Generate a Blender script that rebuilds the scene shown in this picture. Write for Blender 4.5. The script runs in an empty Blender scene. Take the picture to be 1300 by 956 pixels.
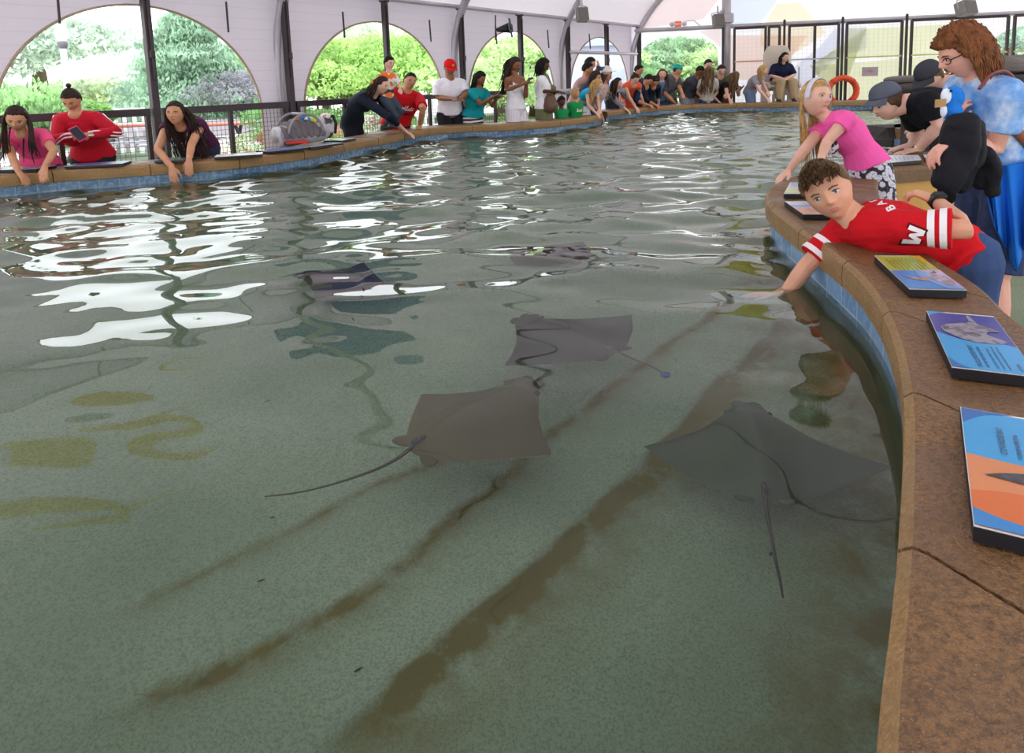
import bpy, math, random
import numpy as np
from mathutils import Vector, Matrix, noise as mnoise
from mathutils.bvhtree import BVHTree
random.seed(7); RNG = np.random.default_rng(7)
scene = bpy.context.scene
COL = scene.collection
# ------------------------------------------------------------------ camera, sky, exposure
F, CX, CY, HY, ROLL = 880.0, 650.0, 221.0, 104.0, math.radians(1.95)
CAM = np.array([0.0, 0.0, 1.35])
def V3(*a): return np.array(a, dtype=float)
def unit(v):
    v = np.asarray(v, float); n = np.linalg.norm(v); return v / n if n > 1e-12 else v
_dd = (CY - HY) * math.cos(ROLL)
DN = unit([math.sin(ROLL) * F, math.cos(ROLL) * F, _dd])
RT = unit(V3(1, 0, 0) - DN[0] * DN)
FW = np.cross(RT, DN)
def cam_to_world(v): return V3(v @ RT, v @ FW, -(v @ DN))
cam_d = bpy.data.cameras.new('camera'); cam = bpy.data.objects.new('camera', cam_d); COL.objects.link(cam)
ex, ey, ez = cam_to_world(V3(1, 0, 0)), cam_to_world(V3(0, 1, 0)), cam_to_world(V3(0, 0, 1))
cam.matrix_world = Matrix(((ex[0], -ey[0], -ez[0], CAM[0]), (ex[1], -ey[1], -ez[1], CAM[1]), (ex[2], -ey[2], -ez[2], CAM[2]), (0, 0, 0, 1)))
cam_d.sensor_width = 36; cam_d.lens = 36 * F / 1300; cam_d.shift_y = -(478 - CY) / 1300
cam_d.clip_start = 0.05; cam_d.clip_end = 300
scene.camera = cam
world = bpy.data.worlds.new('sky'); scene.world = world; world.use_nodes = True
bg = world.node_tree.nodes['Background']; bg.inputs[0].default_value = (0.93, 0.97, 1.0, 1); bg.inputs[1].default_value = 3.4
sun_d = bpy.data.lights.new('overcast_sun', 'SUN'); sun_d.energy = 3.2; sun_d.angle = math.radians(40); sun_d.color = (1, .98, .94)
sun = bpy.data.objects.new('overcast_sun', sun_d); COL.objects.link(sun); sun.rotation_euler = (math.radians(25), math.radians(12), 0)
vs = scene.view_settings; vs.view_transform = 'Standard'; vs.look = 'None'; vs.exposure = 0.0; vs.gamma = 1; vs.use_curve_mapping = False
try: scene.cycles.use_denoising = True
except Exception: pass
# ------------------------------------------------------------------ pixel -> place
def rayd(x, y): return cam_to_world(V3(x - CX, y - CY, F))
def P(x, y, D):                       # point seen at (x,y) standing D metres ahead
    d = rayd(x, y); return CAM + d * (D / d[1])
def PZ(x, y, z):                      # point seen at (x,y) on the level z
    d = rayd(x, y); return CAM + d * ((z - CAM[2]) / d[2])
def PX(x, D, z):                      # point in pixel column x, D ahead, height z
    a, b = P(x, 0, D), P(x, 500, D); t = (z - a[2]) / (b[2] - a[2]); return a + (b - a) * t
TOP, WAT, BOT = 0.75, 0.58, 0.10
def PU(x, y, z):                      # under the water, bent by refraction
    d = unit(rayd(x, y)); p = CAM + d * ((WAT - CAM[2]) / d[2])
    h = V3(d[0], d[1], 0); s = np.linalg.norm(h); s2 = s / 1.333
    dd = h / s * s2 + V3(0, 0, -math.sqrt(1 - s2 * s2)); return p + dd * ((z - WAT) / dd[2])
# ------------------------------------------------------------------ objects
def tag(o, label=None, cat=None, group=None, kind=None):
    if label: o['label'] = label
    if cat: o['category'] = cat
    if group: o['group'] = group
    if kind: o['kind'] = kind
    return o
def empty(name, loc, label=None, cat=None, group=None, kind=None):
    o = bpy.data.objects.new(name, None); COL.objects.link(o); o.location = Vector(loc); o.empty_display_size = .1
    PLOC[o] = np.array(loc, float)
    return tag(o, label, cat, group, kind)
PLOC = {}
class M:                              # mesh builder in world coordinates
    def __init__(s): s.v = []; s.f = []; s.mi = []; s.n = 0
    def add(s, v, f, mi=0):
        s.v.append(np.asarray(v, float)); s.f += [tuple(i + s.n for i in q) for q in f]; s.mi += [mi] * len(f); s.n += len(v); return s
    def box(s, c, size, ax=None, mi=0, bev=0):
        c = np.asarray(c, float); h = np.asarray(size, float) / 2
        A = np.eye(3) if ax is None else np.array([unit(a) for a in ax])
        if bev:
            b = min(bev, h.min() * .9); vs_ = []
            pts = [(sx, sy, sz) for sz in (-1, 1) for sy in (-1, 1) for sx in (-1, 1)]
            idx = {}; 
            for p in pts:
                for k in range(3):
                    q = [p[j] * (h[j] - (0 if j == k else b)) for j in range(3)]
                    idx[(p, k)] = len(vs_); vs_.append(c + np.array(q) @ A)
            fs = []
            for k in range(3):
                i, j = [(1, 2), (0, 2), (0, 1)][k]
                for sg in (-1, 1):
                    cyc = [(-1, -1), (1, -1), (1, 1), (-1, 1)]; q = []
                    for a_, b_ in cyc:
                        p = [0, 0, 0]; p[k] = sg; p[i] = a_; p[j] = b_; q.append(idx[(tuple(p), k)])
                    fs.append(q)
            for i in range(3):          # edges parallel to axis i
                j, k = [(1, 2), (0, 2), (0, 1)][i]
                for a_ in (-1, 1):
                    for b_ in (-1, 1):
                        p0 = [0, 0, 0]; p0[i] = -1; p0[j] = a_; p0[k] = b_; p1 = list(p0); p1[i] = 1
                        fs.append([idx[(tuple(p0), j)], idx[(tuple(p1), j)], idx[(tuple(p1), k)], idx[(tuple(p0), k)]])
            for p in pts: fs.append([idx[(p, 0)], idx[(p, 1)], idx[(p, 2)]])
            return s.add(vs_, fs, mi)
        v = [c + np.array([sx, sy, sz]) * h @ A for sz in (-1, 1) for sy in (-1, 1) for sx in (-1, 1)]
        return s.add(v, [(0, 2, 3, 1), (4, 5, 7, 6), (0, 1, 5, 4), (2, 6, 7, 3), (0, 4, 6, 2), (1, 3, 7, 5)], mi)
    def bar(s, p0, p1, w, h=None, up=(0, 0, 1), mi=0):
        p0, p1 = np.asarray(p0, float), np.asarray(p1, float); d = unit(p1 - p0); u = np.asarray(up, float)
        if abs(d @ unit(u)) > .98: u = V3(1, 0, 0)
        l = unit(np.cross(u, d)); u = np.cross(d, l)
        return s.box((p0 + p1) / 2, (np.linalg.norm(p1 - p0), w, h or w), (d, l, u), mi)
    def sweep(s, pts, a, b=None, lat=None, n=14, mi=0, caps=True, rnd=True):
        pts = [np.asarray(p, float) for p in pts]; K = len(pts)
        a = [a] * K if np.isscalar(a) else list(a); b = a if b is None else ([b] * K if np.isscalar(b) else list(b))
        tang = [unit(pts[min(i + 1, K - 1)] - pts[max(i - 1, 0)]) for i in range(K)]
        if lat is None:
            t = tang[0]; u = V3(0, 0, 1) if abs(t[2]) < .9 else V3(1, 0, 0); lat = unit(np.cross(u, t))
        lat = np.asarray(lat, float); fr = []; prev = lat
        for t in tang:
            l = unit(prev - (prev @ t) * t); fr.append((l, np.cross(t, l))); prev = l
        if caps and rnd:
            for end, sg in ((0, -1), (-1, 1)):
                r = min(a[end], b[end]); ex_p, ex_a, ex_b, ex_f = [], [], [], []
                p0, t0, f0, a0, b0 = pts[end], tang[end], fr[end], a[end], b[end]
                for ang in (35, 65, 84):
                    c_, s_ = math.cos(math.radians(ang)), math.sin(math.radians(ang))
                    ex_p.append(p0 + sg * t0 * r * s_); ex_a.append(a0 * c_); ex_b.append(b0 * c_); ex_f.append(f0)
                if sg < 0: pts = ex_p[::-1] + pts; a = ex_a[::-1] + a; b = ex_b[::-1] + b; fr = ex_f[::-1] + fr; tang = [t0] * 3 + tang
                else: pts = pts + ex_p; a = a + ex_a; b = b + ex_b; fr = fr + ex_f; tang = tang + [t0] * 3
        K = len(pts); th = np.arange(n) * 2 * math.pi / n; v = []
        for i in range(K):
            v.append(pts[i] + np.outer(np.cos(th) * a[i], fr[i][0]) + np.outer(np.sin(th) * b[i], fr[i][1]))
        v = np.concatenate(v); f = []
        for i in range(K - 1):
            for j in range(n): f.append((i * n + j, i * n + (j + 1) % n, (i + 1) * n + (j + 1) % n, (i + 1) * n + j))
        if caps: f.append(tuple(range(n))[::-1]); f.append(tuple(range((K - 1) * n, K * n)))
        return s.add(v, f, mi)
    def ell(s, c, r, ax=None, nu=16, nv=10, mi=0):
        A = np.eye(3) if ax is None else np.array([unit(q) for q in ax]); c = np.asarray(c, float); r = np.asarray(r, float) * np.ones(3)
        v = [c + V3(0, 0, -1) * r @ A]; 
        for i in range(1, nv):
            ph = -math.pi / 2 + math.pi * i / nv
            for j in range(nu):
                t = 2 * math.pi * j / nu; v.append(c + (np.array([math.cos(ph) * math.cos(t), math.cos(ph) * math.sin(t), math.sin(ph)]) * r) @ A)
        v.append(c + V3(0, 0, 1) * r @ A); f = []
        for j in range(nu): f.append((0, 1 + (j + 1) % nu, 1 + j)); f.append((len(v) - 1, 1 + (nv - 2) * nu + j, 1 + (nv - 2) * nu + (j + 1) % nu))
        for i in range(nv - 2):
            for j in range(nu): f.append((1 + i * nu + j, 1 + i * nu + (j + 1) % nu, 1 + (i + 1) * nu + (j + 1) % nu, 1 + (i + 1) * nu + j))
        return s.add(v, f, mi)
    def grid(s, G, mi=0):             # G: array rows x cols x 3
        R_, C_ = G.shape[:2]
        return s.add(G.reshape(-1, 3), [(i * C_ + j, i * C_ + j + 1, (i + 1) * C_ + j + 1, (i + 1) * C_ + j) for i in range(R_ - 1) for j in range(C_ - 1)], mi)
    def prism(s, poly, z0, z1, mi=0):  # polygon (list of xy) extruded
        n = len(poly); v = [(p[0], p[1], z0) for p in poly] + [(p[0], p[1], z1) for p in poly]
        f = [tuple(range(n))[::-1], tuple(range(n, 2 * n))] + [(i, (i + 1) % n, n + (i + 1) % n, n + i) for i in range(n)]
        return s.add(v, f, mi)
    def plate(s, pts, nrm, t, mi=0):   # flat polygon of world points with thickness
        pts = np.asarray(pts, float); n = len(pts); q = pts + unit(nrm) * t
        return s.add(np.concatenate([pts, q]), [tuple(range(n))[::-1], tuple(range(n, 2 * n))] + [(i, (i + 1) % n, n + (i + 1) % n, n + i) for i in range(n)], mi)
    def build(s, name, mats, parent=None, smooth=False, voxel=None, relax=2, wr=0, wrs=8, post=None, **kw):
        v = np.concatenate(s.v) if s.v else np.zeros((0, 3)); mats = mats if isinstance(mats, (list, tuple)) else [mats]
        org = PLOC[parent] if parent is not None and parent in PLOC else (v.mean(0) if len(v) else V3(0, 0, 0))
        if parent is None and len(v): org = V3(org[0], org[1], v[:, 2].min())
        me = bpy.data.meshes.new(name); vv = v - org
        me.from_pydata(vv.tolist(), [], s.f)
        if len(mats) > 1: me.polygons.foreach_set('material_index', s.mi)
        if voxel:
            o = bpy.data.objects.new('tmp', me); COL.objects.link(o)
            md = o.modifiers.new('r', 'REMESH'); md.mode = 'VOXEL'; md.voxel_size = voxel
            if relax:
                sm = o.modifiers.new('s', 'SMOOTH'); sm.iterations = relax; sm.factor = .5
            dg = bpy.context.evaluated_depsgraph_get(); me2 = bpy.data.meshes.new_from_object(o.evaluated_get(dg))
            bpy.data.objects.remove(o); bpy.data.meshes.remove(me); me = me2; smooth = True
        if wr or post:
            n = len(me.vertices); co = np.empty(n * 3); me.vertices.foreach_get('co', co); co = co.reshape(-1, 3)
            if wr:
                no = np.empty(n * 3); me.vertex_normals.foreach_get('vector', no); no = no.reshape(-1, 3)
                w = np.array([mnoise.noise(Vector((c * wrs).tolist())) + .5 * mnoise.noise(Vector((c * wrs * 2.1 + 7).tolist())) for c in co])
                co = co + no * (w * wr)[:, None]
            if post: co = post(co + org) - org
            me.vertices.foreach_set('co', co.reshape(-1)); me.update()
        for m_ in mats: me.materials.append(m_)
        if smooth: me.polygons.foreach_set('use_smooth', [True] * len(me.polygons))
        me.name = name
        o = bpy.data.objects.new(name, me); COL.objects.link(o); PLOC[o] = org
        if parent is not None:
            o.parent = parent
            if parent not in PLOC: pass
        else: o.location = Vector(org)
        return tag(o, **kw)
def ring_off(pts, d, closed=False):   # offset an xy polyline by d to its left
    pts = [np.asarray(p, float)[:2] for p in pts]; out = []; n = len(pts)
    for i in range(n):
        a = pts[(i - 1) % n] if (i > 0 or closed) else pts[i]; b = pts[(i + 1) % n] if (i < n - 1 or closed) else pts[i]
        t = unit(b - a); out.append(pts[i] + d * np.array([-t[1], t[0]]))
    return out
def smooth_path(pts, k=6):            # Catmull-Rom
    pts = [np.asarray(p, float) for p in pts]; q = [2 * pts[0] - pts[1]] + pts + [2 * pts[-1] - pts[-2]]; out = []
    for i in range(1, len(q) - 2):
        for j in range(k):
            t = j / k; p0, p1, p2, p3 = q[i - 1], q[i], q[i + 1], q[i + 2]
            out.append(.5 * ((2 * p1) + (-p0 + p2) * t + (2 * p0 - 5 * p1 + 4 * p2 - p3) * t * t + (-p0 + 3 * p1 - 3 * p2 + p3) * t ** 3))
    return out + [pts[-1]]
def resample(pts, step):
    pts = np.array([np.asarray(p, float)[:2] for p in pts]); d = np.r_[0, np.cumsum(np.linalg.norm(np.diff(pts, axis=0), axis=1))]
    n = max(2, int(round(d[-1] / step)) + 1); s = np.linspace(0, d[-1], n)
    return [np.array([np.interp(x, d, pts[:, 0]), np.interp(x, d, pts[:, 1])]) for x in s]
# ------------------------------------------------------------------ materials
def srgb(c):
    if isinstance(c, str): c = [int(c[i:i + 2], 16) / 255 for i in (0, 2, 4)]
    return tuple(((x / 12.92) if x <= .04045 else ((x + .055) / 1.055) ** 2.4) for x in c)
_mc = {}
def nt(m):
    m.use_nodes = True; return m.node_tree
def mix_col(t, fac, a, b):
    n = t.nodes.new('ShaderNodeMix'); n.data_type = 'RGBA'
    for s_, v in ((0, fac), (6, a), (7, b)):
        if isinstance(v, (float, int)): n.inputs[s_].default_value = v
        elif isinstance(v, tuple): n.inputs[s_].default_value = (*v[:3], 1)
        else: t.links.new(v, n.inputs[s_])
    return n.outputs[2]
def ramp(t, src, stops):
    n = t.nodes.new('ShaderNodeValToRGB'); e = n.color_ramp.elements
    while len(e) < len(stops): e.new(.5)
    for k, (p, c) in enumerate(stops): e[k].position = p; e[k].color = (*c, 1) if isinstance(c, tuple) else (c, c, c, 1)
    t.links.new(src, n.inputs[0]); return n.outputs[0]
def coords(t, kind='Object', scale=(1, 1, 1)):
    tc = t.nodes.new('ShaderNodeTexCoord'); mp = t.nodes.new('ShaderNodeMapping'); mp.inputs['Scale'].default_value = scale
    t.links.new(tc.outputs[kind], mp.inputs[0]); return mp.outputs[0]
def tex_noise(t, co, scale, detail=3, rough=.5):
    n = t.nodes.new('ShaderNodeTexNoise'); n.inputs['Scale'].default_value = scale; n.inputs['Detail'].default_value = detail; n.inputs['Roughness'].default_value = rough
    t.links.new(co, n.inputs['Vector']); return n.outputs[0]
def bump(t, h, strength, dist):
    n = t.nodes.new('ShaderNodeBump'); n.inputs['Strength'].default_value = strength; n.inputs['Distance'].default_value = dist
    t.links.new(h, n.inputs['Height']); return n.outputs[0]
def mat(c, rough=.6, var=.12, scale=6, bmp=0, bscale=40, metal=0, spec=.4, trans=None, c2=None, mask=(.45, .6), sss=0, detail=3, name=None):
    key = (str(c), rough, var, scale, bmp, bscale, metal, spec, str(trans), str(c2), mask, sss, detail)
    if key in _mc: return _mc[key]
    m = bpy.data.materials.new(name or 'material'); t = nt(m); b = t.nodes['Principled BSDF']; c = srgb(c) if not isinstance(c, tuple) else c
    co = coords(t); n = tex_noise(t, co, scale, detail)
    if c2 is not None: col = mix_col(t, ramp(t, n, [(mask[0], 0.), (mask[1], 1.)]), c, srgb(c2))
    else:
        d = tuple(x * (1 - var) for x in c); l = tuple(min(1, x * (1 + var)) for x in c); col = mix_col(t, ramp(t, n, [(.3, 0.), (.7, 1.)]), d, l)
    t.links.new(col, b.inputs['Base Color']); b.inputs['Roughness'].default_value = rough; b.inputs['Metallic'].default_value = metal
    b.inputs['Specular IOR Level'].default_value = spec
    if sss: b.inputs['Subsurface Weight'].default_value = sss; b.inputs['Subsurface Radius'].default_value = (.01, .004, .002); b.inputs['Subsurface Scale'].default_value = 1
    if bmp: t.links.new(bump(t, tex_noise(t, co, bscale, 4), 1, bmp), b.inputs['Normal'])
    if trans:                          # thin fabric or leaf that lets light through
        tr = t.nodes.new('ShaderNodeBsdfTranslucent'); t.links.new(col, tr.inputs[0]); mx = t.nodes.new('ShaderNodeMixShader'); mx.inputs[0].default_value = trans
        out = t.nodes['Material Output']; t.links.new(b.outputs[0], mx.inputs[1]); t.links.new(tr.outputs[0], mx.inputs[2]); t.links.new(mx.outputs[0], out.inputs[0])
    _mc[key] = m; return m
# ------------------------------------------------------------------ people
UP = V3(0, 0, 1)
def perp(v, d): return unit(v - (v @ d) * d)
def ss(x): x = np.clip(x, 0, 1); return x * x * (3 - 2 * x)
def base_head(D, hh):
    p = D * np.array([.355, .425, .5]) * hh; zn = p[:, 2] / (.5 * hh); lo = np.clip(-zn, 0, 1)
    p[:, 0] *= 1 - .30 * lo ** 1.7
    bk = p[:, 1] < 0; p[bk, 1] *= (1 - .30 * lo[bk]); p[~bk, 1] *= (1 - .06 * lo[~bk])
    return p
def head_mesh(m, c, A, hh, nu=60, nv=46, nose=1.0):
    ph = np.linspace(-math.pi / 2, math.pi / 2, nv + 1)[1:-1]; th = np.arange(nu) * 2 * math.pi / nu
    PH, TH = np.meshgrid(ph, th, indexing='ij'); D = np.stack([np.cos(PH) * np.cos(TH), np.cos(PH) * np.sin(TH), np.sin(PH)], -1).reshape(-1, 3)
    D = np.concatenate([D, [[0, 0, -1], [0, 0, 1]]]); p = base_head(D, hh)
    x, z = p[:, 0] / hh, p[:, 2] / hh; fr = ss(D[:, 1] * 2.2); G = lambda a, s: np.exp(-(a / s) ** 2); ax = abs(x)
    d = .115 * nose * G(x, .05) * np.where(z > -.10, G(z + .10, .075), G(z + .10, .035)) + .045 * G(x, .03) * G(z + .0, .08)
    d += .03 * nose * G(ax - .055, .03) * G(z + .115, .03)
    d += -.045 * G(ax - .15, .075) * G(z - .02, .045) + .018 * G(x, .24) * G(z - .085, .03) + .02 * G(ax - .2, .07) * G(z + .10, .07)
    d += .03 * G(x, .11) * G(z + .235, .045) - .014 * G(x, .10) * G(z + .235, .012) - .018 * G(x, .09) * G(z + .305, .022) + .04 * G(x, .10) * G(z + .39, .06)
    p[:, 1] += d * fr * hh
    f = [(i * nu + j, i * nu + (j + 1) % nu, (i + 1) * nu + (j + 1) % nu, (i + 1) * nu + j) for i in range(nv - 2) for j in range(nu)]
    b, t = len(p) - 2, len(p) - 1
    f += [(b, (j + 1) % nu, j) for j in range(nu)] + [(t, (nv - 2) * nu + j, (nv - 2) * nu + (j + 1) % nu) for j in range(nu)]
    m.add(c + p @ A, f)
    for s in (-1, 1):
        q = c + np.array([s * .345, -.03, -.01]) * hh @ A
        m.ell(q, np.array([.022, .055, .095]) * hh, np.array([unit(V3(1, -s * .35, 0)) @ A, unit(V3(s * .35, 1, .15)) @ A, A[2]]), 10, 8)
def hair_shell(m, c, A, hh, thick=.05, front=.30, side=.0, back=-.28, lump=.012, seed=0, nu=56, nv=44, part=0):
    ph = np.linspace(-math.pi / 2, math.pi / 2, nv + 1)[1:-1]; th = np.arange(nu) * 2 * math.pi / nu
    PH, TH = np.meshgrid(ph, th, indexing='ij'); D = np.stack([np.cos(PH) * np.cos(TH), np.cos(PH) * np.sin(TH), np.sin(PH)], -1).reshape(-1, 3)
    D = np.concatenate([D, [[0, 0, -1], [0, 0, 1]]]); p = base_head(D, hh); z = p[:, 2] / hh; y = D[:, 1] / np.maximum(.001, np.sqrt(D[:, 0] ** 2 + D[:, 1] ** 2))
    zl = np.interp(y, [-1, -.35, .05, .30, .55, 1], [back, back * .9 - .02, side, side + .03, front - .05, front])
    no = np.array([mnoise.noise(Vector((d * V3(9, 9, 4) + seed).tolist())) + .6 * mnoise.noise(Vector((d * V3(22, 22, 8) + seed).tolist())) for d in D])
    w = ss((z - zl + no * .02) / .07); t = w * (thick + lump * no * 2) - .05 * (1 - w)
    p = p + D * (t * hh)[:, None]; p[:, 2] += (w * part * hh * np.clip(D[:, 2], 0, 1))
    f = [(i * nu + j, i * nu + (j + 1) % nu, (i + 1) * nu + (j + 1) % nu, (i + 1) * nu + j) for i in range(nv - 2) for j in range(nu)]
    b, t_ = len(p) - 2, len(p) - 1
    f += [(b, (j + 1) % nu, j) for j in range(nu)] + [(t_, (nv - 2) * nu + j, (nv - 2) * nu + (j + 1) % nu) for j in range(nu)]
    m.add(c + p @ A, f)
def locks(m, c, A, hh, n, length, r=.06, seed=1, yr=(-1, .15), zr=(-.1, .95), wave=.06, drift=(0, -.1, 0), grav=None, puff=.10, tail=None, nseg=9, taper=.25, out=1.0, xmin=0, ymax=.10):
    """locks of hair from the scalp, hanging down (lengths in head heights)"""
    if r > .065: n, r = int(n * 2.4), r * .52
    rg = np.random.default_rng(seed); g = UP * -1 if grav is None else unit(grav)
    for k in range(n):
        for _ in range(60):
            d = unit(rg.normal(size=3))
            if yr[0] <= d[1] <= yr[1] and zr[0] <= d[2] <= zr[1] and abs(d[0]) >= xmin: break
        p = c + (base_head(d[None], hh)[0] * (1 + puff * .6)) @ A; L = length * (0.75 + .4 * rg.random()) * hh; st = L / nseg; pts = [p]; ph = rg.random() * 6.28
        side = rg.normal(size=3) * .3; vel = unit(d @ A * out + g * .3)
        for i in range(nseg):
            q = pts[-1]; loc = (q - c) @ A.T; e = loc / (np.array([.355, .425, .52]) * hh * (1 + puff)); rr = np.linalg.norm(e)
            dirv = g * 1.0 + (np.array(drift) @ A) + side * .25 + wave * 4 * np.array([math.sin(ph + i * 1.1), math.cos(ph * 1.7 + i * 1.3), 0]) @ A
            if tail is not None: dirv = unit(tail - q) * min(1, np.linalg.norm(tail - q) / (.2 * hh)) + g * .6
            vel = unit(vel * .45 + unit(dirv) * .75); q = q + vel * st
            loc = (q - c) @ A.T; e = loc / (np.array([.355, .425, .52]) * hh * (1 + puff)); rr = np.linalg.norm(e)
            if rr < 1 and loc[2] > -.45 * hh: q = c + (loc / rr) @ A
            loc = (q - c) @ A.T
            lim = ymax if not (loc[2] < -.33 * hh and abs(loc[0]) < .26 * hh and xmin == 0) else -.12
            if loc[1] > lim * hh and yr[1] < .3: q = q - A[1] * (loc[1] - lim * hh)
            pts.append(q)
        R_ = r * hh * (.7 + .6 * rg.random()); K = len(pts)
        m.sweep(pts, [R_ * (1 - (1 - taper) * (i / (K - 1)) ** 1.5) for i in range(K)], [R_ * .6 * (1 - (1 - taper) * (i / (K - 1)) ** 1.5) for i in range(K)], n=6)
def hand(m, w, d, back, thumb, hl, curl=.25, spread=.10, fr=1.0):
    """w wrist, d towards the fingertips, back = back of the hand, thumb = thumb side"""
    d = unit(d); back = perp(back, d); s = unit(np.cross(d, back)); s = s if s @ thumb > 0 else -s
    m.sweep([w - d * .10 * hl, w + d * .05 * hl, w + d * .28 * hl, w + d * .46 * hl], np.array([.14, .17, .22, .21]) * hl, np.array([.12, .11, .085, .065]) * hl, s, 12)
    for k, (o, L) in enumerate(((.165, .40), (.055, .47), (-.055, .44), (-.16, .35))):
        p = w + d * (.44 - .02 * abs(k - 1.3)) * hl + s * o * hl; ang = curl * (.8 + .15 * k); dd = unit(d + s * o * spread * 10 * .6); pts = [p - dd * .06 * hl, p]
        for seg, sl in enumerate((.45, .32, .23)):
            ca, sa = math.cos(ang), math.sin(ang); dk = unit(dd * ca - back * sa); pts.append(pts[-1] + dk * L * sl * hl); ang += curl * 1.15
        m.sweep(pts, np.array([.055, .055, .05, .046, .04]) * hl * fr, None, s, 8)
    b = w + d * .12 * hl + s * .13 * hl; t1 = unit(d * .75 + s * .75 - back * .25); t2 = unit(d * .95 + s * .25 - back * .35)
    m.sweep([b, b + t1 * .20 * hl, b + t1 * .20 * hl + t2 * .17 * hl, b + t1 * .20 * hl + t2 * .30 * hl], np.array([.075, .066, .055, .046]) * hl * fr, None, back, 8)
def ik(a, t, l1, l2, pole):
    v = t - a; d = np.linalg.norm(v); d2 = min(d, (l1 + l2) * .995); d2 = max(d2, abs(l1 - l2) * 1.05 + 1e-4); u = unit(v); t = a + u * d2
    x = (l1 * l1 - l2 * l2 + d2 * d2) / (2 * d2); h = math.sqrt(max(0, l1 * l1 - x * x)); return a + u * x + perp(np.asarray(pole, float) - (pole @ u) * u if abs(unit(pole) @ u) < .99 else perp(V3(.3, .2, .1), u), u) * h, t
SK = {'light': 'e0b09a', 'fair': 'e8b8a4', 'tan': 'c68e6c', 'brown': '8a5a3e', 'dark': '5e3b28', 'pink': 'e6ab98', 'boy': 'd9a184'}
HAIRC = {'black': '1b1614', 'dark': '33241d', 'brown': '5a4230', 'auburn': '7c4c2c', 'blond': 'bb9560', 'grey': '8a8580', 'ltbrown': '6d5238'}
def skin_mat(s): return mat(SK[s], rough=.5, var=.06, scale=14, spec=.35, sss=.12)
def hair_mat(s): return mat(HAIRC[s], rough=.62, var=.35, scale=30, bmp=.004, bscale=90, spec=.22)
def cloth(c, **k): k.setdefault('rough', .85); k.setdefault('var', .08); k.setdefault('bmp', .0015); k.setdefault('bscale', 120); k.setdefault('spec', .2); return mat(c, **k)
class Body: pass
def tor(s, fem, fat):
    xs = [-.16, -.06, 0, .12, .32, .6, .82, .93, 1.0]
    if fem: a = [.092, .100, .100, .092, .072, .083, .088, .066, .040]; b = [.058, .068, .068, .062, .050, .064, .055, .042, .036]
    else: a = [.082, .090, .092, .088, .082, .097, .102, .074, .044]; b = [.058, .064, .064, .060, .056, .066, .060, .046, .040]
    return np.interp(s, xs, a) * fat, np.interp(s, xs, b) * fat
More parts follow.
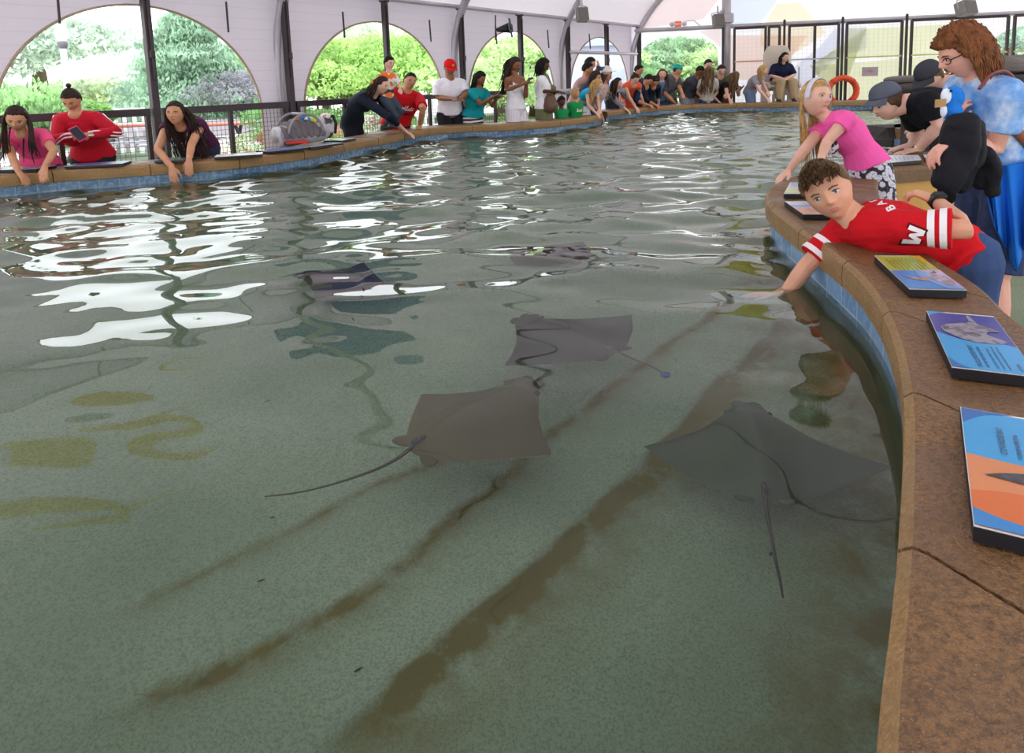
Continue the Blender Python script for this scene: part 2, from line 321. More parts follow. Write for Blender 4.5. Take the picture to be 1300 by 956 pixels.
def person(label, head, D, H, face, group=None, pelvis=None, gaze=None, tilt=0, neck=None, L=None, R=None, poleL=None, poleR=None, feet=None, kneepole=None,
           fem=False, kid=0, fat=1.0, skin='light', top=None, bottom=None, hair=None, vox=.010, hd=(None, None), fold=None, shtw=0, legs=True, elL=None, elR=None, shdrop=0, armscale=1.0, curl=(.25, .25), cheer=0, eyes='3a2a20', brow=None, shoes='3b3a3c', wrk=1.0, lid=0.0, root=None, hcw=None, hump=.10, shO=None):
    """head = pixel of the head's centre, D metres ahead; face = direction the chest faces; L, R = wrist places"""
    B = Body(); B.H = H; hh = H * (.132 + .03 * kid); B.hh = hh; hc = P(head[0], head[1], D) if hcw is None else np.asarray(hcw, float)
    f = unit(V3(face[0], face[1], 0)); l = np.cross(UP, f); sp = (.30 - .01 * kid) * H; nk = .5 * hh + .035 * H
    if pelvis is None:
        dz = hc[2] - .52 * H; Lt = (sp + nk) * .97
        if dz >= Lt: pelvis = hc - UP * Lt
        else: pelvis = V3(hc[0], hc[1], .52 * H) - f * math.sqrt(Lt * Lt - dz * dz)
    pelvis = np.asarray(pelvis, float)
    if neck is None:
        dirh = unit(hc - pelvis); neck = hc - unit(dirh * .75 + UP * .35) * nk
    neck = np.asarray(neck, float); f2 = unit(f)
    mid = (pelvis + neck) / 2 + perp(UP * .3 - f * 1.0, unit(neck - pelvis)) * (hump * (1 - abs(unit(neck - pelvis)[2]))) * H
    bez = lambda t: (1 - t) ** 2 * pelvis + 2 * t * (1 - t) * (2 * mid - (pelvis + neck) / 2) + t * t * neck
    spd = unit(neck - bez(.8)); lt = perp(l, spd); lt = unit(lt * math.cos(shtw) + np.cross(spd, lt) * math.sin(shtw)); chestf = np.cross(lt, spd)
    shw = (.108 if not fem else .096) * H * fat ** .5 * (1 - .08 * kid); S = neck - spd * (.035 + shdrop) * H
    sh = {'L': S + lt * shw, 'R': S - lt * shw}; sh.update(shO or {}); la, lb = .172 * H * armscale, .150 * H * armscale
    g = unit(gaze) if gaze is not None else unit(f * 1 + V3(0, 0, -.35)); hu = perp(UP if abs(g[2]) < .93 else f, g)
    hu = unit(hu * math.cos(tilt) + np.cross(g, hu) * math.sin(tilt)); hl_ = np.cross(g, hu); hl_ = -hl_ if hl_ @ hl_ < 0 else hl_
    lx = np.cross(hu, g) * -1; lx = np.cross(g, hu) * 1.0
    lx = np.cross(hu, g) * -1.0 if False else -np.cross(g, hu) * -1.0
    # head axes: x = the person's left
    lx = np.cross(hu, g); A = np.array([lx, g, hu]); B.A = A; B.hc = hc
    B.f, B.l, B.lt, B.spd, B.chestf, B.neck, B.pelvis, B.sh, B.bez = f, l, lt, spd, chestf, neck, pelvis, sh, bez
    foot = V3(pelvis[0], pelvis[1], 0); rt = root or empty('person', foot, label, 'person', group); B.root = rt
    m = M(); fs = fat
    t_ = [-.10, 0, .15, .32, .46, .6, .72, .82, .93, 1.0]; pts = [bez(max(0, q)) + (bez(0) - bez(.1)) * (-q * 3.3 if q < 0 else 0) for q in t_]
    ab = [tor(q, fem, fs) for q in t_]; lats = lt
    m.sweep(pts, [a * H for a, b in ab], [b * H for a, b in ab], lats, 18)
    m.sweep([sh['L'] - lt * .028 * H, S + spd * .012 * H, sh['R'] + lt * .028 * H], [.036 * H * fs ** .5, .045 * H * fs ** .5, .036 * H * fs ** .5], None, spd, 12)
    nr = (.030 if fem else .035) * H * (1 - .1 * kid) * fs ** .4
    m.sweep([neck - spd * .03 * H, neck, hc - hu * .22 * hh - g * .06 * hh], [nr * 1.35, nr * 1.05, nr], None, lt, 14)
    head_mesh(m, hc, A, hh, *((60, 46) if vox < .007 else (40, 30)))
    B.el, B.wr = {}, {}; afs = fs ** .6
    for k, tgt, pole, hdv, el_, cu in (('L', L, poleL, hd[0], elL, curl[0]), ('R', R, poleR, hd[1], elR, curl[1])):
        sg = 1 if k == 'L' else -1; out = lt * sg
        if tgt is None: tgt = sh[k] + out * .05 * H - UP * .30 * H + f * .03 * H
        tgt = np.asarray(tgt, float); pole = np.asarray(pole, float) if pole is not None else out * .5 - f * .5 - UP * .6
        if el_ is not None: e, w = np.asarray(el_, float), tgt
        else: e, w = ik(sh[k], tgt, la, lb, pole)
        B.el[k], B.wr[k] = e, w; d = unit(w - e); hdir = unit(hdv) if hdv is not None and not isinstance(hdv, tuple) else d
        bk = UP if abs(hdir[2]) < .8 else f; thumb = -out
        if isinstance(hdv, tuple): hdir = unit(hdv[0]); bk = np.asarray(hdv[1], float); thumb = np.asarray(hdv[2], float) if len(hdv) > 2 else thumb
        r0, r1, r2, r3 = np.array([.034, .030, .025, .0165]) * H * afs
        if fem or kid: r0, r1, r2, r3 = r0 * .9, r1 * .88, r2 * .9, r3 * .92
        m.sweep([sh[k], sh[k] * .6 + e * .4, e, e * .72 + w * .28, w], [r0, r1, r2 * .97, r2, r3], [r0, r1, r2 * .97, r2 * .95, r3 * .85], None, 12)
        hand(m, w, hdir, bk, thumb, .108 * H, cu, fr=1.0 if vox < .007 else 1.15)
    B.kn, B.an = {}, {}
    if legs:
        for k in 'LR':
            sg = 1 if k == 'L' else -1; hp = pelvis + l * sg * .052 * H * fs ** .5 - UP * .02 * H; B.kn[k + 'h'] = hp
            ft = feet[k] if feet is not None else V3(pelvis[0], pelvis[1], .045 * H) + l * sg * .065 * H + f * .02 * H
            kn, an = ik(hp, np.asarray(ft, float), .245 * H, .235 * H, kneepole if kneepole is not None else f); B.kn[k], B.an[k] = kn, an
            lf = fs ** .8
            m.sweep([hp, hp * .5 + kn * .5, kn, kn * .7 + an * .3, an], np.array([.056, .048, .034, .035, .021]) * H * lf, None, None, 14)
            fd = unit(f + l * sg * .15) if feet is None or 'fd' not in feet else unit(feet['fd']); B.fd = fd
            m.sweep([an - fd * .025 * H - UP * .012 * H, an - UP * .018 * H + fd * .03 * H, an - UP * .030 * H + fd * .10 * H], np.array([.024, .026, .024]) * H, np.array([.024, .022, .013]) * H, np.cross(UP, fd), 10)
    B.body = m.build('body', skin_mat(skin), rt, voxel=vox, relax=2)
    # face
    ey = lambda x, y, z: hc + np.array([x, y, z]) * hh @ A
    for sg in (-1, 1):
        e = M(); yy = .352
        if vox > .008:
            e.ell(ey(sg * .15, yy + .01, .015), np.array([.055, .03, .018 if lid > .3 else .022]) * hh, A, 10, 8, 0); e.build('eye', mat('2e211c', .3, .1), rt, smooth=True)
        if vox <= .008: e.ell(ey(sg * .15, yy, .015 - lid * .01), np.array([.066, .038, .031 * (1 - lid)]) * hh, np.array([unit(V3(1, -sg * .25, 0)) @ A, unit(V3(sg * .25, 1, 0)) @ A, A[2]]), 16, 10, 0)
        if vox <= .008 and lid < .5:
            e.ell(ey(sg * .147, yy + .031, .017), np.array([.028, .010, .027]) * hh, A, 14, 8, 1)
            e.ell(ey(sg * .147, yy + .038, .018), np.array([.013, .006, .013]) * hh, A, 10, 6, 2)
        if vox <= .008: e.build('eye', [mat('d8d0cc', .2, 0), mat(eyes, .2, .1), mat('0a0808', .1, 0)], rt, smooth=True)
        b = M(); b.sweep([ey(sg * .075, .415, .088), ey(sg * .15, .402, .108), ey(sg * .225, .345, .088)], np.array([.013, .015, .008]) * hh, np.array([.008, .008, .005]) * hh, A[2], 8)
        b.build('eyebrow', hair_mat(brow or hair['c']), rt, smooth=True)
        if vox < .007:
            b = M(); b.sweep([ey(sg * .09, .382, .030), ey(sg * .15, .392, .050), ey(sg * .215, .350, .026)], np.array([.005, .008, .005]) * hh, None, A[2], 6); b.build('eyelashes', mat('241a16', .6), rt, smooth=True)
    b = M()
    zc = -.235
    for zz, s_ in ((.011, 1), (-.014, 1.15)):
        b.sweep([ey(-.085, .385, zc + cheer * .02), ey(-.04, .425, zc + zz), ey(0, .432, zc + zz * .9), ey(.04, .425, zc + zz), ey(.085, .385, zc + cheer * .02)], np.array([.003, .012, .013, .012, .003]) * hh * s_, np.array([.004, .012, .012, .012, .004]) * hh, A[2], 8)
    b.build('lips', mat({'dark': '6d3a30', 'brown': '8a4a3e', 'tan': 'a85f50'}.get(skin, 'c2766c'), .4, .05, spec=.5), rt, smooth=True)
    # hair
    if hair:
        h = M(); hair_shell(h, hc, A, hh, hair.get('t', .05), hair.get('front', .30), hair.get('side', 0.), hair.get('back', -.28), hair.get('lump', .012), seed=len(label), part=hair.get('part', 0), **({} if vox < .007 else dict(nu=36, nv=28)))
        n_ = 1
        for lk in hair.get('locks', ()): locks(h, hc, A, hh, seed=len(label) + n_, **lk); n_ += 1
        if hair.get('bun'):
            bx, by, bz, br = hair['bun']; h.ell(ey(bx, by, bz), br * hh, nu=14, nv=10)
        B.hair = h.build('hair', hair_mat(hair['c']), rt, smooth=True)
    B.wrk = wrk; B.fem, B.fat, B.vox, B.kid = fem, fat, vox, kid
    if top: garment_top(B, **top)
    if bottom: garment_bottom(B, **bottom)
    if legs and shoes and H > .5:
        for k in 'LR':
            s_ = M(); an, fd = B.an[k], B.fd
            s_.sweep([an - fd * .03 * H - UP * .016 * H, an - UP * .020 * H + fd * .03 * H, an - UP * .032 * H + fd * .108 * H], np.array([.029, .031, .029]) * H, np.array([.028, .026, .017]) * H, np.cross(UP, fd), 10)
            s_.build('shoe', mat(shoes, .6), rt, smooth=True)
    return B
def garment_top(B, c='ffffff', m=None, sleeve=.55, hem=-.10, loose=1.10, bust=0, topcut=.965, cuff=1.0, strap=False, name='shirt', flare=0, add=None, yoke=True, sl2=None, wr=.004):
    H = B.H; g = M(); t_ = [q for q in np.linspace(hem, min(topcut, .985), 12)]
    pts = [B.bez(max(0, q)) + (B.bez(0) - B.bez(.1)) * (-q * 3.3 if q < 0 else 0) for q in t_]; off = .008 * H
    a = []; b = []
    for i, q in enumerate(t_):
        aa, bb = tor(q, B.fem, B.fat); e = flare * max(0, (.35 - q)); a.append(aa * H * loose + off * .6 + e * H); b.append(bb * H * loose + off + e * H)
        if B.fem and q < .5: pass
    g.sweep(pts, a, b, B.lt, 20, rnd=False)
    if bust:
        cc = B.bez(.62)
        for sg in (-1, 1): g.ell(cc + B.chestf * .050 * H * B.fat + B.lt * sg * .045 * H * B.fat, .046 * H * bust * B.fat ** .5, nu=12, nv=8)
    S = (B.sh['L'] + B.sh['R']) / 2
    if not strap:
        r_ = .047 * H * B.fat ** .5
        if yoke: g.sweep([B.sh['L'] - B.lt * .006 * H, S + B.spd * .008 * H, B.sh['R'] + B.lt * .006 * H], [r_ * .93, r_ * 1.06, r_ * .93], None, B.spd, 14)
        for k in 'LR':
            sl = (sl2 or {}).get(k, sleeve)
            if sl <= 0: continue
            sh, el, wr_ = B.sh[k], B.el[k], B.wr[k]; af = B.fat ** .6; r = .0435 * H * af * (.93 if B.fem or B.kid else 1)
            if sl <= 1:
                e = sh + (el - sh) * sl; g.sweep([sh, (sh + e) / 2, e], [r, r * .98, r * .95 * cuff], None, None, 14, rnd=False)
            else:
                e = el + (wr_ - el) * (sl - 1); g.sweep([sh, sh * .5 + el * .5, el, (el + e) / 2, e], [r, r * .88, r * .8, r * .72, r * .58 * cuff], None, None, 14, rnd=False)
    else:
        for sg, k in ((1, 'L'), (-1, 'R')):
            s0 = B.sh[k] * .62 + S * .38 + B.spd * .035 * H
            g.sweep([B.bez(.72) + B.lt * sg * .055 * H + B.chestf * .045 * H, s0 + B.chestf * .01 * H, B.bez(.72) + B.lt * sg * .055 * H - B.chestf * .05 * H], [.016 * H] * 3, [.006 * H] * 3, B.lt, 8)
    if add: add(g)
    B.top = g.build(name, m or cloth(c), B.root, voxel=max(B.vox * .9, .0055), relax=3, wr=wr * B.wrk, wrs=9); B.topmesh = g
    return B.top
def garment_bottom(B, c='222230', m=None, kind='pants', length=1.9, wide=1.0, waist=.10, name=None, belt=None):
    H = B.H; g = M(); fs = B.fat; a0, b0 = tor(0, B.fem, fs); a1, b1 = tor(waist, B.fem, fs); dn = B.bez(0) - B.bez(.1); dn = dn * 3.3
    if kind == 'skirt':
        p0 = B.bez(waist); p1 = B.bez(0); drop = UP * -1; pts = [p0, p1, p1 + drop * length * .25 * H, p1 + drop * length * .5 * H]
        g.sweep(pts, np.array([a1, a0 * 1.08, a0 * 1.15 * wide, a0 * 1.25 * wide]) * H, np.array([b1 * 1.1, b0 * 1.15, b0 * 1.35 * wide, b0 * 1.5 * wide]) * H, B.l, 24, rnd=False)
    else:
        g.sweep([B.bez(waist), B.bez(0), B.bez(0) + dn * .10], np.array([a1 * 1.05, a0 * 1.08, a0 * 1.0]) * H, np.array([b1 * 1.08, b0 * 1.12, b0 * 1.1]) * H, B.l, 20)
        for k in 'LR':
            hp, kn, an = B.kn[k + 'h'], B.kn[k], B.an[k]; lf = fs ** .8; q = length
            r0, r1, r2 = .064 * H * lf, .047 * H * lf * wide, .036 * H * lf * wide
            if q <= 1: e = hp + (kn - hp) * q; g.sweep([hp + UP * .01 * H, (hp + e) / 2, e], [r0, (r0 + r1) / 2, r1 * 1.15], None, None, 14, rnd=False)
            else: e = kn + (an - kn) * (q - 1); g.sweep([hp + UP * .01 * H, (hp + kn) / 2, kn, e], [r0, (r0 + r1) / 2, r1, r2], None, None, 14)
    B.bot = g.build(name or ('skirt' if kind == 'skirt' else 'shorts' if length < 1.2 else 'trousers'), m or cloth(c), B.root, voxel=max(B.vox, .0065), relax=2, wr=.003 * B.wrk, wrs=9)
def cap_hat(B, c, brim=True, backwards=False, flat=.0, tilt=.12, lift=.16, logo=None, c2=None, brimc=None):
    A, hc, hh = B.A, B.hc, B.hh; u2 = unit(A[2] * math.cos(tilt) - A[1] * math.sin(tilt) * (-1)); g2 = perp(A[1], u2); Ah = np.array([A[0], g2, u2]); c0 = hc + A[2] * hh * lift
    m = M(); nu, nv = 28, 8; rows = []
    for i in range(nv + 1):
        t = i / nv * math.pi / 2; rr = math.cos(t) ** .75 if i < nv else .02; z = math.sin(t) * .40
        rows.append([c0 + np.array([.405 * rr * math.cos(q), .475 * rr * math.sin(q), z]) * hh @ Ah for q in np.arange(nu) * 2 * math.pi / nu])
    v = np.array(rows).reshape(-1, 3); f = [(i * nu + j, i * nu + (j + 1) % nu, (i + 1) * nu + (j + 1) % nu, (i + 1) * nu + j) for i in range(nv) for j in range(nu)] + [tuple(range(nu))[::-1], tuple(range(nv * nu, nv * nu + nu))]
    m.add(v, f); m.ell(c0 + np.array([0, 0, .41]) * hh @ Ah, .025 * hh, nu=8, nv=6)
    cp = m.build('cap', cloth(c), B.root, smooth=True)
    if brim:
        b = M(); sg = -1 if backwards else 1; G = []
        for z_ in (0, -.022):
            for i in range(5):
                t = i / 4; row = []
                for j in range(13):
                    q = math.pi * (.12 + .76 * j / 12); ext = .46 + .30 * t * math.sin(q) ** .6
                    row.append(c0 + np.array([.40 * math.cos(q) * (1 - .05 * t), sg * ext * math.sin(q) ** .8 if True else 0, .015 + z_ - .05 * t * (1 - flat) - .14 * (1 - flat) * math.cos(q) ** 2 * (t)]) * hh @ Ah)
                G.append(row)
        G = np.array(G); b.grid(G[:5]); b.grid(G[5:]); 
        edge = np.array([G[4], G[9]]); b.grid(edge); b.grid(np.array([G[:5, 0], G[5:, 0]])); b.grid(np.array([G[:5, -1], G[5:, -1]]))
        b.build('cap_brim', cloth(brimc or c), cp, smooth=True)
    B.cap = cp; B.Ah = Ah; B.c0 = c0; return cp
def bvh_of(o):
    me = o.data; org = PLOC[o]; return BVHTree.FromPolygons([Vector((v.co + Vector(org))) for v in me.vertices], [tuple(p.vertices) for p in me.polygons])
def text_geo(s, size, font=None, bold=0, shear=0, ext=0):
    cu = bpy.data.curves.new('t', 'FONT'); cu.body = s; cu.size = size; cu.align_x = 'CENTER'; cu.align_y = 'CENTER'; cu.offset = bold; cu.shear = shear; cu.resolution_u = 3
    o = bpy.data.objects.new('t', cu); COL.objects.link(o); dg = bpy.context.evaluated_depsgraph_get(); me = bpy.data.meshes.new_from_object(o.evaluated_get(dg))
    v = np.array([v.co[:] for v in me.vertices]); f = [tuple(p.vertices) for p in me.polygons]; bpy.data.objects.remove(o); bpy.data.meshes.remove(me); bpy.data.curves.remove(cu)
    return v, f
def subdiv_geo(v, f, cut):
    import bmesh
    bm = bmesh.new(); vs_ = [bm.verts.new(p) for p in v]
    for q in f:
        try: bm.faces.new([vs_[i] for i in q])
        except ValueError: pass
    for _ in range(6):
        e = [e for e in bm.edges if e.calc_length() > cut]
        if not e: break
        bmesh.ops.subdivide_edges(bm, edges=e, cuts=1, use_grid_fill=False); bmesh.ops.triangulate(bm, faces=bm.faces[:])
    bm.verts.index_update(); v2 = np.array([q.co[:] for q in bm.verts]); f2 = [tuple(q.index for q in p.verts) for p in bm.faces]; bm.free(); return v2, f2
def decal(name, v, f, target, o, xa, ya, proj, m, parent, off=.002, cut=.02, kw=None, reach=.5):
    """lay a flat shape (xy) on a curved surface: o centre, xa/ya its axes, projected along proj"""
    v, f = subdiv_geo(v, f, cut); t = bvh_of(target) if not isinstance(target, BVHTree) else target; pr = unit(proj); w = []; ok = []
    for p in v:
        q = o + xa * p[0] + ya * p[1] - pr * reach; hit, n, i, d = t.ray_cast(Vector(q), Vector(pr))
        if hit is None: w.append(o + xa * p[0] + ya * p[1]); ok.append(False)
        else: w.append(np.array(hit) - pr * off); ok.append(True)
    f = [q for q in f if all(ok[i] for i in q)]
    if not f: return None
    used = sorted({i for q in f for i in q}); mp = {u: i for i, u in enumerate(used)}
    g = M(); g.add([w[u] for u in used], [tuple(mp[i] for i in q) for q in f]); return g.build(name, m, parent, smooth=True, **(kw or {}))
def poly_geo(pts): return np.array([(p[0], p[1], 0) for p in pts], float), [tuple(range(len(pts)))]
# ------------------------------------------------------------------ setting: paths of the pool rim
def path_px(pts, z=TOP): return [PZ(x, y, z)[:2] for x, y in pts]
left_px = [(-250, 246), (-120, 233), (0, 222.5), (65, 216.5), (122, 213), (180, 209), (230, 205.5), (277, 202.5), (330, 197), (402, 187.5), (450, 178.5), (483, 173.5), (512, 168), (538, 163.5), (580, 159.8), (638, 157.5), (695, 153.8), (738, 149.5), (763, 145.6)]
far_px = [(769, 141.5), (791, 138.8), (812, 137), (838, 134.8), (866, 133.2), (905, 131.8), (940, 131), (1012, 130), (1060, 128.6), (1106, 127.6), (1160, 126.5), (1250, 124.5), (1420, 121)]
lp = smooth_path(path_px(left_px), 4); fp = smooth_path(path_px(far_px), 4)
near_px = [(1161, 900), (1164, 860), (1170, 760), (1173, 640), (1170, 520), (1157, 450), (1138, 400), (1120, 371), (1095, 343), (1056, 313), (1020, 288), (993, 268), (980, 254), (979, 244), (986, 234), (1000, 227), (1025, 219), (1065, 209), (1110, 199.5), (1165, 193.5), (1240, 187)]
rp = smooth_path(path_px(near_px), 4)
r0 = rp[0]; rp = smooth_path([r0 + np.array([-.60, -1.2]), r0 + np.array([-.33, -.6]), r0 + np.array([-.12, -.2])], 4)[:-1] + rp
e0 = rp[-1]; rp = rp + [e0 + np.array([.6, .02]) * k for k in (1, 2, 4, 8)]
W_CAP = .44
rp_out = None
# right rim: outer edge in the bay (visitors' side)
outer_px = [(1330, 452), (1297, 416), (1267, 392), (1250, 374), (1225, 353), (1176, 323)]
ro_near = path_px(outer_px)
inner_bay = [PZ(1150, 297, TOP)[:2], PZ(1128, 270, TOP)[:2], PZ(1112, 248, TOP)[:2], PZ(1112, 226, TOP)[:2], PZ(1124, 214, TOP)[:2], PZ(1150, 211, TOP)[:2], PZ(1185, 208.5, TOP)[:2], PZ(1250, 203, TOP)[:2]]
ro = smooth_path(ro_near + inner_bay, 4); b0 = ro[0]
ro = [b0 + np.array([-1.15, -2.15]), b0 + np.array([-.85, -1.5]), b0 + np.array([-.32, -.6])] + ro; e1 = ro[-1]; ro = ro + [e1 + np.array([.6, .02]) * k for k in (1, 2, 4, 8)]
# ---- materials of the place
def mat_coping(ca='7d5a36', cb='997044', cc='5c4228', cd='c8ad84'):
    m = bpy.data.materials.new('stained_concrete'); t = nt(m); b = t.nodes['Principled BSDF']; co = coords(t)
    a = tex_noise(t, co, 5, 6, .6); g = tex_noise(t, co, 130, 3, .7); s = tex_noise(t, co, 420, 2)
    c = mix_col(t, ramp(t, a, [(.35, 0.), (.65, 1.)]), srgb(ca), srgb(cb)); c = mix_col(t, ramp(t, g, [(.35, 0.), (.62, 1.)]), srgb(cc), c)
    c = mix_col(t, ramp(t, s, [(.62, 0.), (.72, .55)]), c, srgb(cd)); t.links.new(c, b.inputs['Base Color'])
    rr = ramp(t, a, [(.4, .28), (.6, .6)]); t.links.new(rr, b.inputs['Roughness'])
    t.links.new(bump(t, g, 1, .006), b.inputs['Normal']); return m
M_COP = mat_coping(); M_COPS = mat_coping('9a7648', 'b08a56', '84643c', 'd0b890')
M_OCHRE = mat('c99a52', .6, .10, 3, bmp=.002, bscale=60)
def mat_tiles(ca='4c6c8c', cb='5f7f9f', cm='7f97ab'):
    m = bpy.data.materials.new('blue_tiles'); t = nt(m); b = t.nodes['Principled BSDF']; uv = t.nodes.new('ShaderNodeUVMap'); mp = t.nodes.new('ShaderNodeMapping'); mp.inputs['Scale'].default_value = (1, 1, 1)
    t.links.new(uv.outputs[0], mp.inputs[0]); br = t.nodes.new('ShaderNodeTexBrick'); br.offset = 0; br.inputs['Scale'].default_value = 1; br.inputs['Brick Width'].default_value = .15; br.inputs['Row Height'].default_value = .15; br.inputs['Mortar Size'].default_value = .004
    br.inputs['Color1'].default_value = (*srgb(ca), 1); br.inputs['Color2'].default_value = (*srgb(cb), 1); br.inputs['Mortar'].default_value = (*srgb(cm), 1); t.links.new(mp.outputs[0], br.inputs[0])
    n = tex_noise(t, coords(t), 30, 5); c = mix_col(t, ramp(t, n, [(.45, 0.), (.8, .6)]), br.outputs[0], srgb('a9c2d6')); t.links.new(c, b.inputs['Base Color']); b.inputs['Roughness'].default_value = .25; return m
M_TILE = mat_tiles(); M_TILE_R = mat_tiles('5f88b4', '7ba2cc', '9db8d0')
M_SUB = mat('5d6248', .7, .3, 4, c2='4a4a30', mask=(.4, .65))
def ribbon(path, z0, z1, name, m, parent=None, uv=False, **kw):
    g = M(); K = len(path); v = [(p[0], p[1], z0) for p in path] + [(p[0], p[1], z1) for p in path]
    g.add(v, [(i, i + 1, K + i + 1, K + i) for i in range(K - 1)]); o = g.build(name, m, parent, **kw)
    if uv:
        d = np.r_[0, np.cumsum([np.linalg.norm(path[i + 1] - path[i]) for i in range(K - 1)])]; me = o.data; l = me.uv_layers.new(name='UVMap')
        for p in me.polygons:
            for li in p.loop_indices:
                vi = me.loops[li].vertex_index; l.data[li].uv = (d[vi % K], (z0 if vi < K else z1) + .02)
    return o
def at_arc(path, s):
    P_ = np.array(path); d = np.r_[0, np.cumsum(np.linalg.norm(np.diff(P_, axis=0), axis=1))]; return np.array([np.interp(s, d, P_[:, 0]), np.interp(s, d, P_[:, 1])])
def arc_len(path): return float(np.sum(np.linalg.norm(np.diff(np.array(path), axis=0), axis=1)))
def coping(parent, inner, outer, stone, name='coping', thick=.10, lip=.025, mark=None):
    """cap stones between two edges, with real joints"""
    g = M(); A_, B_ = arc_len(inner), arc_len(outer); n = max(1, int(round(A_ / stone)))
    cuts = [k / n for k in range(n + 1)]
    if mark is not None:
        dd = np.r_[0, np.cumsum(np.linalg.norm(np.diff(np.array(inner), axis=0), axis=1))]; s0 = dd[int(np.argmin([np.linalg.norm(p - mark) for p in inner]))]; cuts = sorted({0., 1.} | {(s0 + k * stone) / A_ for k in range(-60, 80) if .02 < (s0 + k * stone) / A_ < .98})
    for c0, c1 in zip(cuts[:-1], cuts[1:]):
        u0, u1 = c0 + .004 / A_, c1 - .004 / A_; K = 7; rows = []
        for j in range(K):
            u = u0 + (u1 - u0) * j / (K - 1); a = at_arc(inner, u * A_); b = at_arc(outer, u * B_); d = unit(b - a); a2 = a - d * lip; b2 = b + d * lip; r = .022
            prof = [(a2 + d * .02, TOP - thick), (a2 - d * .006, TOP - thick + .006), (a2 - d * .010, TOP - thick * .6), (a2 - d * .008, TOP - r), (a2 + d * r * .5, TOP - r * .2), (a2 + d * r * 1.4, TOP), (b2 - d * r, TOP), (b2 - d * r * .3, TOP - r * .3), (b2, TOP - r), (b2, TOP - thick)]
            rows.append([(p[0], p[1], z) for p, z in prof])
        G = np.array(rows); R_, C_ = G.shape[:2]; base = g.n; g.grid(G); g.mi[-(R_ - 1) * (C_ - 1):] = [1 if (q % (C_ - 1)) < 4 else 0 for q in range((R_ - 1) * (C_ - 1))]
        g.f += [tuple(base + j for j in range(C_)), tuple(base + (R_ - 1) * C_ + j for j in range(C_))]; g.mi += [0, 0]
        g.f += [(base + i * C_, base + (i + 1) * C_, base + (i + 1) * C_ + C_ - 1, base + i * C_ + C_ - 1) for i in range(R_ - 1)]; g.mi += [0] * (R_ - 1)
    return g.build(name, [M_COP, M_COPS], parent)
def rim_wall(label, inner, outer, stone, outer_mat=M_OCHRE, mark=None, tile=None):
    t = empty('pool_wall', (inner[len(inner) // 3][0], inner[len(inner) // 3][1], 0), label, 'pool wall')
    coping(t, inner, outer, stone, mark=mark)
    ribbon(inner, .50, TOP - .09, 'tile_band', tile or M_TILE, t, uv=True); ribbon(inner, 0.0, .51, 'submerged_wall', M_SUB, t)
    ribbon(outer, 0, TOP - .09, 'outer_panel', outer_mat, t)
    g = M(); K = min(len(inner), len(outer)); a = [at_arc(inner, arc_len(inner) * i / 60) for i in range(61)]; b = [at_arc(outer, arc_len(outer) * i / 60) for i in range(61)]
    return t
lp_out = ring_off(lp, .44); fp_out = ring_off(fp, .44)
rim_wall('long low curved pool wall with tan coping and blue tiles, along the far left bank', lp, lp_out, .72)
rim_wall('low straight pool wall with tan coping in front of the mesh gates', fp, fp_out, .9)
rim_wall('hairpin pool wall with wet brown coping, carrying the nearest picture boards', rp, ro, .49, mark=PZ(1169, 494, TOP)[:2], tile=M_TILE_R)
# small round-nosed arm of pool wall further back on the right
arm_in = smooth_path([PZ(x, y, TOP)[:2] for x, y in ((1260, 166), (1200, 166), (1160, 165), (1141, 163.5), (1135, 161), (1139, 157.5), (1165, 154), (1220, 151), (1290, 148))], 4)
def arm():
    t = empty('pool_wall', (arm_in[8][0], arm_in[8][1], 0), 'short round-nosed arm of tan pool wall behind the leaning man in the grey cap', 'pool wall')
    g = M(); g.prism([tuple(p) for p in arm_in], TOP - .11, TOP); g.build('coping', M_COP, t)
    g = M(); q = ring_off(arm_in, .02); g.prism([tuple(p) for p in q], 0, TOP - .11); g.build('tile_band', mat('6f93b5', .3, .15, 20), t)
arm()
